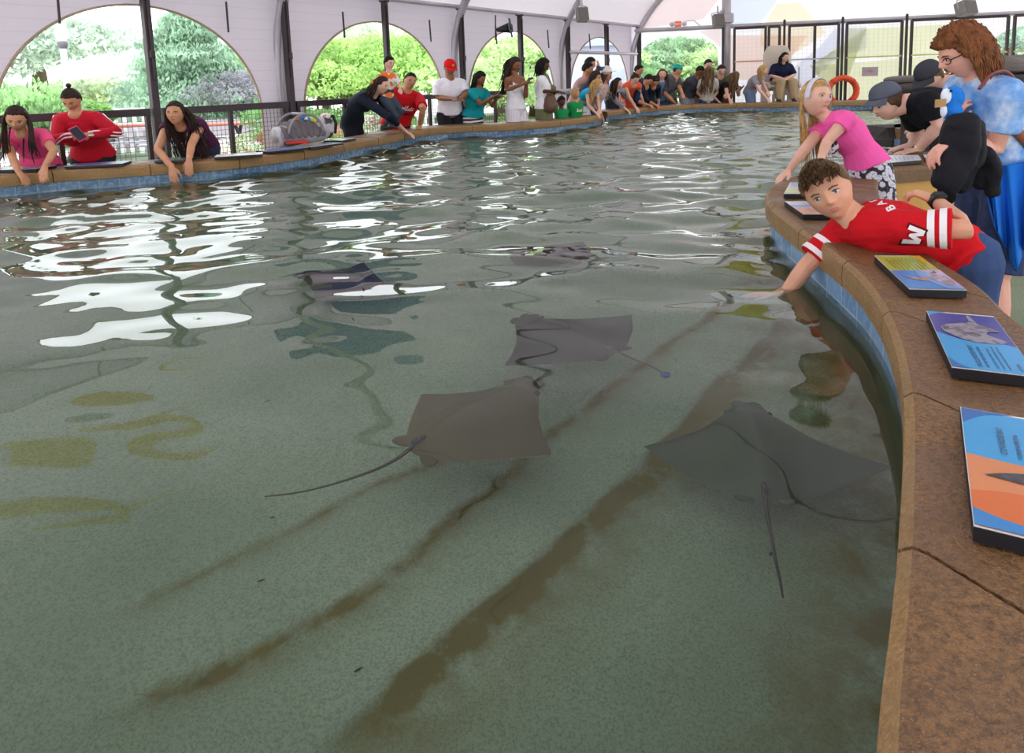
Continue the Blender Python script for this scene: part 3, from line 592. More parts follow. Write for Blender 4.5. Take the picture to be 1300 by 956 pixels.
# ---- pool water and bottom, cut to the pool's outline
loop = list(lp) + list(fp) + [np.array([14.0, 9.0]), rp[-1] + np.array([0, 0])] + list(rp[::-1]) + [np.array([-1.5, -1.6]), np.array([-6.0, .5])]
def inside(px, py, poly):
    c = np.zeros(len(px), bool); n = len(poly)
    for i in range(n):
        x1, y1 = poly[i]; x2, y2 = poly[(i + 1) % n]
        if y1 == y2: continue
        k = ((y1 > py) != (y2 > py)) & (px < (x2 - x1) * (py - y1) / (y2 - y1) + x1); c ^= k
    return c
def mat_water():
    m = bpy.data.materials.new('pool_water'); t = nt(m); b = t.nodes['Principled BSDF']; b.inputs['Base Color'].default_value = (.90, 1.0, .96, 1)
    b.inputs['Transmission Weight'].default_value = 1; b.inputs['IOR'].default_value = 1.33; b.inputs['Roughness'].default_value = 0.0
    return m
def water():
    # waves are real: the sheet is moulded; flatter close to the photographer, choppy further out
    xs = np.arange(-9.5, 14, .05); 
    rows = []; y = -1.8
    while y < 16: rows.append(y); y += .022 if y < 3 else (.03 if y < 6 else .045)
    ys = np.array(rows); X, Y = np.meshgrid(xs, ys)
    Z = np.zeros_like(X); rg = np.random.default_rng(3)
    amp = .0011 + .0052 * ss((Y - 1.8) / 2.8)
    for k in range(90):
        lam = np.exp(rg.uniform(np.log(.16), np.log(1.1))); th = rg.normal(1.57, 0.5); kk = 2 * math.pi / lam; ph = rg.uniform(0, 6.28)
        wob = .8 * np.sin(X * rg.uniform(.5, 1.5) + rg.uniform(0, 6)) + .8 * np.sin(Y * rg.uniform(.5, 1.5) + rg.uniform(0, 6))
        Z += (lam / .55) ** .92 * np.sin(kk * (X * math.cos(th) + Y * math.sin(th)) + wob + ph) * .30
    Z *= amp
    keep = inside(X.ravel(), Y.ravel(), [tuple(p) for p in big]).reshape(X.shape)
    v = np.stack([X, Y, WAT + Z], -1).reshape(-1, 3); R_, C_ = X.shape
    i, j = np.meshgrid(np.arange(R_ - 1), np.arange(C_ - 1), indexing='ij'); kq = keep[:-1, :-1] | keep[1:, :-1] | keep[:-1, 1:] | keep[1:, 1:]
    q = np.stack([i * C_ + j, i * C_ + j + 1, (i + 1) * C_ + j + 1, (i + 1) * C_ + j], -1)[kq]
    used = np.unique(q); mp = np.full(len(v), -1); mp[used] = np.arange(len(used)); q = mp[q]; v = v[used]
    me = bpy.data.meshes.new('pool_water'); me.vertices.add(len(v)); me.vertices.foreach_set('co', v.ravel()); me.loops.add(len(q) * 4); me.loops.foreach_set('vertex_index', q.ravel())
    me.polygons.add(len(q)); me.polygons.foreach_set('loop_start', np.arange(len(q)) * 4); me.polygons.foreach_set('use_smooth', np.ones(len(q), bool)); me.update(calc_edges=True); me.materials.append(mat_water())
    o = bpy.data.objects.new('pool_water', me); COL.objects.link(o); tag(o, kind='structure')
big = [tuple(p) for p in loop]
water()
# bottom with algae-stained drifts
drift_px = [([(187, 755), (268, 715), (353, 675), (429, 634), (485, 604), (560, 575)], .03, .6), ([(250, 850), (303, 826), (369, 796), (455, 750), (515, 705), (566, 654), (631, 604), (700, 540), (790, 480), (850, 430), (930, 380)], .042, .85),
            ([(185, 876), (225, 858), (270, 844)], .04, .8), ([(500, 872), (560, 820), (620, 770), (690, 710), (745, 650), (800, 600), (860, 545), (920, 480), (975, 430), (1010, 380)], .10, 1.25)]
def pool_bottom():
    xs = np.concatenate([np.arange(-9.6, -2.5, .05), np.arange(-2.5, 3.0, .02), np.arange(3.0, 14, .05)]); ys = np.concatenate([np.arange(-1.8, 4.5, .02), np.arange(4.5, 16.2, .1)]); X, Y = np.meshgrid(xs, ys); Z = np.full(X.shape, BOT); S = np.zeros(X.shape); P_ = np.stack([X, Y], -1)
    for px, w, s in drift_px:
        pl = smooth_path([PU(x, y, BOT)[:2] for x, y in px], 3)
        best = np.full(X.shape, 9.); side = np.zeros(X.shape)
        for a, b in zip(pl[:-1], pl[1:]):
            ab = b - a; t = np.clip(((P_ - a) @ ab) / (ab @ ab), 0, 1); q = P_ - a - t[..., None] * ab; d = np.linalg.norm(q, axis=-1); sd = ab[0] * q[..., 1] - ab[1] * q[..., 0]
            u = d < best; best[u] = d[u]; side[u] = sd[u]
        sg = np.where(side < 0, best, -best)           # + on the lower-right side of the line
        S = np.maximum(S, s * np.where(sg > 0, .95 * np.exp(-(sg / (w * .45)) ** 2) + .65 * np.exp(-(sg / (w * 1.5)) ** 2), np.exp(-(sg / (w * .12)) ** 2)))
        Z += .02 * s * np.where(sg > 0, -np.exp(-(sg / (w * 3)) ** 2), np.exp(-(sg / (w * 2.5)) ** 2) * 0)
    # darker algae along the foot of the near wall
    rr = np.array(rp); dmin = np.full(X.shape, 9.)
    for a in rr[::2]: dmin = np.minimum(dmin, np.hypot(X - a[0], Y - a[1]))
    S = np.maximum(S, 1.0 * np.exp(-(dmin / .22) ** 2))
    g = M(); g.grid(np.stack([X, Y, Z], -1)); 
    m = bpy.data.materials.new('pool_bottom'); t = nt(m); b = t.nodes['Principled BSDF']; co = coords(t); at = t.nodes.new('ShaderNodeAttribute'); at.attribute_name = 'algae'
    n1, n2, n3 = tex_noise(t, co, 1.3, 4), tex_noise(t, co, 9, 6, .65), tex_noise(t, co, 170, 2, .8)
    sand = mix_col(t, ramp(t, n1, [(.35, 0.), (.65, 1.)]), srgb('788c72'), srgb('8fa086')); sand = mix_col(t, ramp(t, n3, [(.36, .5), (.56, 0.)]), sand, srgb('4c5646')); 
    mm = t.nodes.new('ShaderNodeMath'); mm.operation = 'MULTIPLY'; t.links.new(at.outputs['Fac'], mm.inputs[0]); t.links.new(ramp(t, n2, [(.32, .12), (.62, 1.2)]), mm.inputs[1]); mm.use_clamp = True
    c = mix_col(t, mm.outputs[0], sand, srgb('605a1e')); t.links.new(c, b.inputs['Base Color']); b.inputs['Roughness'].default_value = .9; t.links.new(bump(t, n3, .6, .004), b.inputs['Normal'])
    o = g.build('pool_bottom', m, kind='structure', smooth=True); a = o.data.attributes.new('algae', 'FLOAT', 'POINT'); a.data.foreach_set('value', S.ravel().astype(np.float32))
pool_bottom()
for k, (x, y) in enumerate(((340, 505), (455, 853), (980, 700), (330, 740), (762, 500), (1050, 625), (345, 655))):
    c = PU(x, y, BOT + .004); g = M(); g.sweep([c - V3(.005, .003, 0), c, c + V3(.006, .004 - .001 * k, .002)], [.002, .0032, .0015], n=6); g.build('dead_leaf', mat('2c2a1c', .8), label='small dark leaf scrap lying on the pool bottom', cat='leaf', group='leaf scraps on the pool bottom')
# ---- floors
g = M(); g.prism([(-30, -12), (30, -12), (30, 40), (-30, 40)], -.12, -.02)
g.build('floor', mat('8d8379', .75, .18, 2.5, bmp=.003, bscale=150, detail=6), kind='structure')
def deck():
    # plaza paving outside the left bank, and gravelly deck on the right inside the bay
    g = M(); q = [(p[0], p[1]) for p in lp_out]; g.prism(q + [(q[-1][0], 40), (-60, 40), (-60, -4), (q[0][0], -4)], -.10, .0); g.build('plaza', mat('c9c4bc', .8, .08, .7), kind='structure')
deck()
# ------------------------------------------------------------------ the tent
Y0 = 7.1; PB = V3(Y0 * -.51357, Y0, 0); PS = V3(.13453, .19359, 0) * Y0; DT = unit(PS); NT = V3(DT[1], -DT[0], 0)
def pole(i, z=0): return PB + PS * i + UP * z
PROF = [(-.24, 0), (-.24, 1.25), (-.20, 1.9), (-.10, 2.3), (0, 2.55), (.24, 2.92), (.48, 3.2), (1.0, 3.65), (2.0, 4.3), (3.5, 4.95), (5.2, 5.35), (7.0, 5.5), (8.8, 5.35), (10.5, 4.95), (12, 4.3), (13, 3.65), (13.6, 3.1), (14, 2.5)]
PROFS = smooth_path([np.array(p, float) for p in PROF], 3)
ED = unit(V3(.985, -.185, 0)); EN = V3(-ED[1], ED[0], 0)      # far end wall: its run, its outward normal
def mat_fabric(c, tr, seams=0, name='tent_fabric'):
    m = bpy.data.materials.new(name); t = nt(m); b = t.nodes['Principled BSDF']; co = coords(t); n = tex_noise(t, co, 1.1, 3); col = mix_col(t, ramp(t, n, [(.3, 0.), (.7, 1.)]), tuple(x * .96 for x in srgb(c)), srgb(c))
    if seams:
        sp = t.nodes.new('ShaderNodeSeparateXYZ'); t.links.new(co, sp.inputs[0]); w = t.nodes.new('ShaderNodeMath'); w.operation = 'MODULO'; t.links.new(sp.outputs[2], w.inputs[0]); w.inputs[1].default_value = seams
        col = mix_col(t, ramp(t, w.outputs[0], [(.004, .16), (.012, 0.)]), col, srgb('8f8590'))
    t.links.new(col, b.inputs['Base Color']); b.inputs['Roughness'].default_value = .6; b.inputs['Specular IOR Level'].default_value = .2
    tl = t.nodes.new('ShaderNodeBsdfTranslucent'); t.links.new(col, tl.inputs[0]); mx = t.nodes.new('ShaderNodeMixShader'); mx.inputs[0].default_value = tr
    t.links.new(b.outputs[0], mx.inputs[1]); t.links.new(tl.outputs[0], mx.inputs[2]); t.links.new(mx.outputs[0], t.nodes['Material Output'].inputs[0]); return m
M_CAN = mat_fabric('ece3ea', .175); M_SIDE = mat_fabric('d2c8d3', .15, .12); M_END = mat_fabric('fdfbff', .42)
M_STEEL = mat('b5afb6', .35, .08, 3, metal=.3); M_WHITE = mat('f6f4f6', .4, .02); M_DARK = mat('3a2f33', .5, .1, 4)
def canopy():
    g = M(); rows = []
    idx = [-11, -9, -7, -5, -3, -1, 1, 3, 5, 7]; fine = []
    for a, b in zip(idx[:-1], idx[1:]): fine += [a + (b - a) * k / 4 for k in range(4)]
    fine.append(7)
    prof = [p for p in PROFS if p[1] >= 2.5]
    for i in fine:
        base = pole(i); k = (i % 2); sag = .06 * math.sin(math.pi * ((i + 1) % 2) / 2) ** 2
        frac = 1 - max(0, (i - 5)) / 2                      # last bay swings round to meet the end wall
        nn = unit(NT * frac + ED * (1 - frac))
        rows.append([base + nn * t + UP * (z - sag * min(1, max(0, t))) for t, z in prof])
    g.grid(np.array(rows)); return g.build('ceiling', M_CAN, kind='structure', smooth=True), rows
ceil_o, ceil_rows = canopy()
def ribs():
    for i in (1, 3, 5, 7):
        nn = unit(NT if i < 7 else ED); g = M(); pts = [pole(i) + nn * t + UP * z for t, z in PROFS]; g.sweep([p - UP * .04 + nn * .04 for p in pts], [(.075 if t < .8 else max(.014, .075 - .05 * (t - .8))) for t, z in PROFS], [(.055 if t < .8 else max(.014, .055 - .04 * (t - .8))) for t, z in PROFS], DT, 10); g.build('canopy_rib', M_STEEL if i > 0 else M_WHITE, kind='structure', smooth=True)
    for a, b in zip(range(-1, 7, 2), range(1, 9, 2)):
        g = M(); g.sweep([pole(a, 2.55) + NT * .03, pole(b, 2.55) + NT * .03], .032, n=10); g.build('eave_tube', M_STEEL, kind='structure', smooth=True)
ribs()
def side_bay(k):                       # fabric between ribs 2k-1 and 2k+1 with an arched opening
    c = pole(2 * k) - NT * .16; hw = np.linalg.norm(PS); a, rise, zc = 1.36, 1.18, 1.07; g = M(); n = 40
    for s in (-1, 1):                  # strips from arch edge to the rib / eave
        rows_in, rows_out = [], []
        for j in range(n + 1):
            q = math.pi / 2 * j / n; x, z = a * math.cos(q), zc + rise * math.sin(q); rows_in.append(c + DT * s * x + UP * z)
            X = min(hw, max(x, hw - 0)) if z < 2.0 else hw; t = j / n
            rows_out.append(c + DT * s * (hw if t < .6 else hw * (1 - (t - .6) / .4)) + UP * (zc + (2.56 - zc) * min(1, t / .6)))
        g.grid(np.array([[p + (q - p) * u for u in (0, .33, .66, 1)] for p, q in zip(rows_in, rows_out)]))
        g.grid(np.array([[c + DT * s * a + UP * 0.02, c + DT * s * hw + UP * 0.02], [c + DT * s * a + UP * zc, c + DT * s * hw + UP * zc]]))
    g.grid(np.array([[c + DT * s * hw + UP * 2.56 for s in (-1, 1)], [c + NT * .17 + DT * s * hw + UP * 2.56 for s in (-1, 1)]]))
    o = g.build('wall_left', M_SIDE, kind='structure')
    h = M(); pts = [c + DT * a + UP * .02] + [c + DT * a * math.cos(q) + UP * (zc + rise * math.sin(q)) for q in np.linspace(0, math.pi, 41)] + [c - DT * a + UP * .02]
    h.sweep([p + NT * .01 for p in pts], .018, .012, NT, 6); h.build('arch_hem', mat('a5927c', .8, .1), kind='structure', smooth=True)
for k in (-4, -3, -2, -1, 0, 1, 2, 3): side_bay(k)
def steel_post(i, label):
    t = empty('steel_post', pole(i), label, 'post'); top = 2.5; g = M()
    g.box(pole(i, top / 2) + NT * .0, (.075, .075, top), (DT, NT, UP), bev=.006); g.build('post', M_DARK, t)
    g = M(); g.box(pole(i, top + .03), (.11, .11, .05), (DT, NT, UP), bev=.01); g.box(pole(i, 1.75) + NT * .05, (.05, .03, .08), (DT, NT, UP), bev=.005); g.sweep([pole(i, 1.5) + NT * .05, pole(i, 2.45) + NT * .05], .012, n=8); g.build('bracket', M_DARK, t)
plabels = {-2: 'dark steel post outside the frame on the left bank', 0: 'tall dark steel post in the middle of the leftmost arch, behind the woman in plum', 1: 'dark steel post on the fabric pier left of the grey car seat', 2: 'dark steel post in the second arch, above the boy in orange and white', 3: 'dark steel post between the man in the red cap and the woman in teal',
           4: 'dark steel post in the third arch, behind the woman in the white jumpsuit', 5: 'dark steel post on the fabric pier right of the woman in olive', 6: 'dark steel post in the fourth arch, above the photographing man', 7: 'dark steel post where the side fabric meets the end wall'}
for i in range(0, 8): steel_post(i, plabels[i])
def fence(i):                          # rail, posts and wire mesh from pole i to i+1
    names = {-2: 'dark railing with wire mesh at the left edge, outermost', -1: 'dark railing with wire mesh behind the woman in red', 0: 'dark railing with wire mesh between the woman in plum and the car seat', 1: 'dark railing with wire mesh behind the leaning woman in navy', 2: 'dark railing with wire mesh behind the man in the white T-shirt', 3: 'dark railing with wire mesh behind the woman in teal'}
    sh_ = -NT * .35 if i < 0 else NT * 0; a, b = pole(i, 0) + DT * .06 + sh_, pole(i + 1, 0) - DT * .06 + sh_ * (i < -1); t = empty('mesh_railing', a, names[i], 'railing'); g = M()
    g.bar(a + UP * 1.17, b + UP * 1.17, .06, .075); g.build('top_rail', M_DARK, t); g = M(); g.bar(a + UP * .12, b + UP * .12, .03, .03); g.build('bottom_rail', M_DARK, t)
    for q in (a + DT * .03, b - DT * .03, (a + b) / 2): g = M(); g.bar(q, q + UP * 1.15, .045, .045, DT); g.build('railing_post', M_DARK, t)
    g = M(); L = np.linalg.norm(b - a); n = int(L / .05)
    for k in range(1, n): q = a + DT * L * k / n; g.bar(q + UP * .13, q + UP * 1.14, .004, .004, DT)
    for k in range(1, 20): g.bar(a + UP * (.13 + k * .05), b + UP * (.13 + k * .05), .004, .004)
    g.build('wire_mesh', mat('5b5358', .5, .1), t)
for i in (-2, -1, 0, 1, 2, 3): fence(i)
def straps():
    for (x0, y0, y1, i, lab) in ((73, -6, 30, -1.16, 'short dark strap on the fabric left of the leftmost arch'), (287, 2, 41, .62, 'short dark strap on the fabric right of the leftmost arch'), (435, 15, 48, 1.48, 'short dark strap on the fabric left of the second arch'), (545, 25, 53, 2.55, 'short dark strap on the fabric right of the second arch'), (629, 33, 56, 3.55, 'short dark strap below the black spotlight'), (695, 38, 61, 4.52, 'short dark strap on the fabric right of the third arch'), (748, 43, 62, 5.5, 'short dark strap on the fabric left of the fourth arch')):
        d = (PB + PS * i)[1]; p0, p1 = P(x0, y0, d), P(x0 + (y1 - y0) * .08, y1, d); g = M(); g.bar(p0, p1, .022, .012, DT); g.build('fabric_strap', M_DARK, label=lab, cat='strap')
straps()
E7 = pole(7)
def epx(x, z):                        # point of the end-wall plane in pixel column x at height z
    a, b = P(x, 60, 1), P(x, 60, 2); d = a - CAM; k = ((E7 - CAM) @ EN) / (d @ EN); q = CAM + d * k; 
    for _ in range(3):
        yy = None
        # correct for the roll: find the pixel row giving height z
        lo, hi = -600, 900
        for _i in range(40):
            mid = (lo + hi) / 2; dd = rayd(x, mid); kk = ((E7 - CAM) @ EN) / (dd @ EN); zz = CAM[2] + dd[2] * kk
            if zz > z: lo = mid
            else: hi = mid
        return CAM + dd * kk
def epy(x, y, off=0): d = rayd(x, y); return CAM + d * ((E7 - CAM) @ EN / (d @ EN)) - EN * off
def end_wall():
    g = M(); cols = []
    ox, oz = [], []
    # opening outline (left arch) in wall coordinates
    c1 = (epx(812, 1)- E7) @ ED; c2 = (epx(913, 1) - E7) @ ED; mid, hw = (c1 + c2) / 2, (c2 - c1) / 2 + .02; mx = epy(862, 44)[2]
    c3 = (epx(1253, 1) - E7) @ ED; c4 = c3 + 2.6; mid2, hw2 = (c3 + c4) / 2, (c4 - c3) / 2; mx2 = epy(1300, 28)[2]
    W = 15.0; prof = PROFS; top = lambda s: float(np.interp(s, [p[0] for p in PROFS if p[1] >= 2.5], [p[1] for p in PROFS if p[1] >= 2.5]))
    s = -.2; ds = .1
    while s < W:
        s1 = s + ds; q = []
        for u in (s, s1):
            lo = 0.02
            for (m_, h_, z_, zs) in ((mid, hw, mx, 1.75), (mid2, hw2, mx2, 1.75)):
                if abs(u - m_) < h_ + .001: lo = max(lo, zs + (z_ - zs) * math.sqrt(max(0, 1 - ((u - m_) / h_) ** 2)))
            q.append((u, lo))
        g.add([E7 + ED * q[0][0] + UP * q[0][1], E7 + ED * q[1][0] + UP * q[1][1], E7 + ED * q[1][0] + UP * max(q[1][1], top(max(0, q[1][0]))), E7 + ED * q[0][0] + UP * max(q[0][1], top(max(0, q[0][0])))], [(0, 1, 2, 3)]); s = s1
    wall = g.build('wall_far', M_END, kind='structure')
    def ms(c): return mat_fabric(c, .85, name='printed_fabric')
    shapes = [('f6e8e6', [(800, -30), (808, 38), (870, 28), (893, 24), (935, -30)]), ('f8e6dc', [(922, 45), (922, 100), (968, 102), (968, 78), (1000, 78), (1025, 45)]), ('fbf3de', [(965, 42), (985, 5), (1015, 3), (1040, 30), (1048, 42), (1030, 55), (1000, 72), (985, 72), (968, 60)]),
              ('eaedf8', [(1040, 60), (1060, 36), (1100, 34), (1100, 62), (1062, 72), (1045, 90), (1018, 110), (1002, 90)]), ('f1f4d4', [(1028, 84), (1062, 76), (1090, 74), (1215, 66), (1215, 30), (1140, 34), (1100, 36), (1075, 36), (1062, 70), (1064, 132), (1190, 125), (1215, 80), (1215, 68)]),
              ('eaf1fa', [(930, -40), (990, -40), (985, 4), (960, 36), (925, 36)]), ('fbf0ec', [(888, 40), (915, 34), (915, 60), (905, 52)])]
    for k, (c, px) in enumerate(shapes):
        pts = [epy(x, y, .006 + .002 * k) for x, y in px]; g = M(); g.add(pts, [tuple(range(len(pts)))]); g.build('printed_shape', ms(c), wall)
end_wall()
# ------------------------------------------------------------------ end wall fittings
def gates():
    spec = [((929, 967), 'dark mesh gate panel behind the bending blond woman in grey', 'leftmost of the tall gates'), ((971, 984), 'narrow dark mesh gate panel behind the tan lifeguard chair', ''), ((996, 1056), 'wide dark mesh gate panel with a middle post, right of the lifeguard chair', ''), ((1066, 1133), 'dark mesh gate panel carrying the small grey notice', ''), ((1145, 1262), 'widest dark mesh gate panel, behind the two men in caps', ''), ((1270, 1400), 'dark mesh gate panel at the right edge, behind the dark rocks', '')]
    M_W = mat('e2dcdc', .5, .05)
    for (x0, x1), lab, _ in spec:
        a, b = epx(x0, .05) - EN * .35, epx(x1, .05) - EN * .35; top = 2.38; t = empty('mesh_gate', a, lab, 'gate')
        g = M()
        for q in (a, b): g.bar(q, q + UP * (top - .05), .06, .05, ED)
        g.bar(a + UP * (top - .05), b + UP * (top - .05), .05, .06); g.bar(a + UP * .05, b + UP * .05, .05, .06); g.build('gate_frame', M_DARK, t)
        if x0 == 996: g = M(); q = epx(1027, .05) - EN * .35; g.bar(q, q + UP * (top - .05), .06, .05, ED); g.build('middle_post', M_DARK, t)
        L = np.linalg.norm(b - a); g = M(); n = int(L / .09)
        for k in range(1, n): q = a + ED * L * k / n; g.bar(q, q + UP * (top - .05), .005, .005, ED)
        for k in range(1, 27): g.bar(a + UP * (k * .09), b + UP * (k * .09), .005, .005)
        g.build('wire_mesh', M_W, t)
        g = M(); g.bar(a + UP * 1.58 - EN * .02, b + UP * 1.58 - EN * .02, .03, .03); g.build('mid_rail', mat('d99a80' if x0 < 970 else 'c3c46e' if x0 > 1060 else 'a9abc2', .5), t)
    for x, lab in ((915, 'dark gate post on the left of the tall steel column'), (990, 'thin dark post above the lifeguard chair'), (1061, 'thin dark post behind the orange life ring'), (1139, 'thin dark post between the noticed gate and the widest gate')):
        q = epx(x, 0) - EN * .33; g = M(); g.bar(q, q + UP * 2.42, .045 if x != 915 else .08, .045, ED); g.sweep([q + UP * 2.4, q + UP * 2.5], .03, n=8); g.build('gate_post', M_DARK, label=lab, cat='post')
    # long steel tube over the gates, at the springing of the gable
    a, b = epy(808, 39.5, .12), epy(1420, 11, .12); g = M(); g.sweep([a, (a + b) / 2, b], .05, n=12); g.build('gable_tube', M_STEEL, kind='structure', smooth=True)
    a, b = P(725, 66, 13.6), P(808, 68.5, 16.2); g = M(); g.sweep([a, b], .035, n=10); g.build('side_tube', M_STEEL, kind='structure', smooth=True)
    a, b = P(698, 117, 11.6), P(748, 114.5, 12.6); g = M(); g.sweep([a, b], .045, n=10); 
    for q in (a, b): g.sweep([q, V3(q[0], q[1], 0)], .03, n=8)
    g.build('handrail', M_STEEL, label='grey tubular handrail behind the two children in green', cat='handrail', smooth=True)
    # big column
    q = epx(920, 0) - EN * .18; t = empty('steel_column', q, 'tall grey steel column carrying a speaker, left of the mesh gates', 'column'); g = M(); g.sweep([q, q + UP * 4.4], .10, n=16, rnd=False); g.build('shaft', M_STEEL, t, smooth=True)
    g = M(); g.box(q + UP * 2.62, (.30, .26, .22), (ED, EN, UP), bev=.02); g.box(q + UP * .03, (.34, .34, .03), (ED, EN, UP)); g.build('clamp', M_STEEL, t)
    g = M(); g.sweep([q + UP * 3.3 - EN * .1, q + UP * 3.42 - EN * .1], .13, n=14, rnd=False); g.build('band', M_DARK, t, smooth=True)
gates()
def speaker(px, py, D, w, h, yaw, label, holder):
    c = P(px, py, D); ax = unit(V3(math.cos(yaw), math.sin(yaw), 0)); ay = np.cross(UP, ax); u = unit(UP * .95 + ay * .3); ay = np.cross(u, ax); t = empty('speaker', c - UP * h / 2, label, 'speaker')
    g = M(); v = []
    g.box(c, (w, w * .7, h), (ax, ay, u), bev=.02); g.build('cabinet', mat('8c8784', .5, .08), t)
    g = M(); g.box(c - ay * (w * .36), (w * .88, .012, h * .88), (ax, ay, u)); g.build('grille', mat('6e6a66', .8, .25, 300), t)
    g = M(); g.bar(c + u * h / 2, c + u * h * .5 + UP * .2, .03); g.sweep([c + ax * w * .55 + u * 0, c + ax * w * .55 + u * h * .6, c + u * h * .75, c - ax * w * .55 + u * h * .6, c - ax * w * .55], .012, n=6)
    if holder is not None: g.sweep([c + UP * h * .5, holder], .025, n=8)
    g.build('bracket', M_STEEL, t)
cz = epx(920, 0) - EN * .18
speaker(739, 19, 13.2, .22, .26, .25, 'grey box speaker hanging under the canopy between the third and fourth ribs', P(735, -16, 13.4))
speaker(912, 27, epx(912, 2)[1] - .35, .25, .30, .05, 'grey box speaker clamped to the tall steel column', cz + UP * 2.9)
speaker(1226, 11, epx(1226, 2)[1] - .4, .36, .30, .3, 'pale grey box speaker high above the curly-haired woman', epy(1232, -16, .2))
def spotlight():
    c = P(638, 37, 10.9); t = empty('spotlight', c, 'black theatre spotlight hanging beside the third arch', 'spotlight'); g = M(); ax = unit(V3(1, -.25, .12)); lat = np.cross(UP, ax)
    g.sweep([c - ax * .09, c - ax * .02, c + ax * .12], [.03, .05, .085], None, lat, 14, rnd=False); g.build('housing', mat('1c1a1d', .5), t, smooth=True)
    g = M(); 
    for s, r in ((0, .1), (math.pi / 2, .1), (math.pi, .1), (-math.pi / 2, .1)): d = lat * math.cos(s) + np.cross(ax, lat) * math.sin(s); g.box(c + ax * .13 + d * .10, (.004, .13, .09), (ax, np.cross(ax, d), d))
    g.build('barn_doors', mat('1c1a1d', .5), t)
    g = M(); q = P(629, 20, 10.95); g.sweep([q, P(629, 50, 10.95)], .012, n=6); g.sweep([P(629, 36, 10.95), c - ax * .05], .012, n=6); g.build('bracket', M_DARK, t)
spotlight()
def exit_light():
    c = epy(860, 32, .30); t = empty('exit_light', c - UP * .1, 'small orange-red exit light with two lamps on the gable tube', 'exit light'); g = M(); g.box(c, (.16, .05, .16), (ED, EN, UP), bev=.01); g.build('sign_box', mat('f0e6e2', .5), t)
    m = bpy.data.materials.new('lit_sign'); q = nt(m); b = q.nodes['Principled BSDF']; b.inputs['Base Color'].default_value = (*srgb('e2664a'), 1); b.inputs['Emission Color'].default_value = (*srgb('e86a50'), 1); b.inputs['Emission Strength'].default_value = .25
    g = M(); g.box(c - EN * .027, (.145, .006, .13), (ED, EN, UP)); g.build('sign_face', m, t)
    v, f = text_geo('EXIT', .062, bold=.001); g = M(); g.add([c - EN * .032 + ED * p[0] + UP * p[1] for p in v], f); g.build('lettering', mat('fbeee6', .5), t)
    for s in (-1, 1): g = M(); p = c + ED * s * .14 - UP * .0; g.sweep([p + EN * .02, p - EN * .05], [.05, .055], None, ED, 14); g.bar(c + ED * s * .08, p, .02); g.build('lamp_head', mat('cfc8cc', .4), t, smooth=True)
    g = M(); g.sweep([epy(870, 28, .28), epy(880, 27, .25), epy(892, 37, .2)], .01, n=6); g.build('cable', mat('b7b0b5', .5), t)
    g = M(); g.bar(c - UP * .08, epy(860, 37, .17), .02); g.build('bracket', M_STEEL, t)
exit_light()
def notice():
    c = epy(1097, 91, .42); t = empty('notice', c - UP * .08, 'small grey notice fixed to the mesh gate', 'notice'); g = M(); g.box(c, (.33, .012, .20), (ED, EN, UP)); g.build('plate', mat('b4a7ad', .5, .05), t)
    g = M(); g.box(c - EN * .009, (.30, .004, .17), (ED, EN, UP)); g.build('panel', mat('a99da6', .5, .05), t)
    g = M()
    for k, w in enumerate((.10, .14, .09)): g.box(c - EN * .013 + UP * (.03 - .022 * k) + ED * (.01 * k - .01), (w, .003, .009), (ED, EN, UP))
    g.build('print', mat('c2605c', .6), t)
notice()
def life_ring():
    c = epy(1061, 115, .55); t = empty('life_ring', c - UP * .36, 'orange life ring hanging in front of the mesh gates, right of the girl\'s head', 'life ring'); g = M(); R_, r = .285, .085
    g.sweep([c + ED * R_ * math.cos(q) + UP * R_ * math.sin(q) for q in np.linspace(0, 2 * math.pi, 41)], r, r * .75, None, 14, caps=False); g.build('ring', mat('e0502a', .45, .1, 3), t, smooth=True)
    for k in range(4): q = math.pi / 4 + k * math.pi / 2; g = M(); p = c + (ED * math.cos(q) + UP * math.sin(q)) * R_; tg = -ED * math.sin(q) + UP * math.cos(q); g.sweep([p - tg * .03, p + tg * .03], r * 1.04, r * .80, EN, 14, rnd=False); g.build('strap', mat('c8411f', .6), t, smooth=True)
    g = M(); g.sweep([c + UP * (R_ + .06) + EN * .03, c + UP * (R_ + .12) + EN * .12, epy(1061, 95, .37)], .012, n=6); g.build('hook', M_DARK, t)
life_ring()
def rings_rail():
    a, b = PX(905, 14.9, TOP - .02), 0
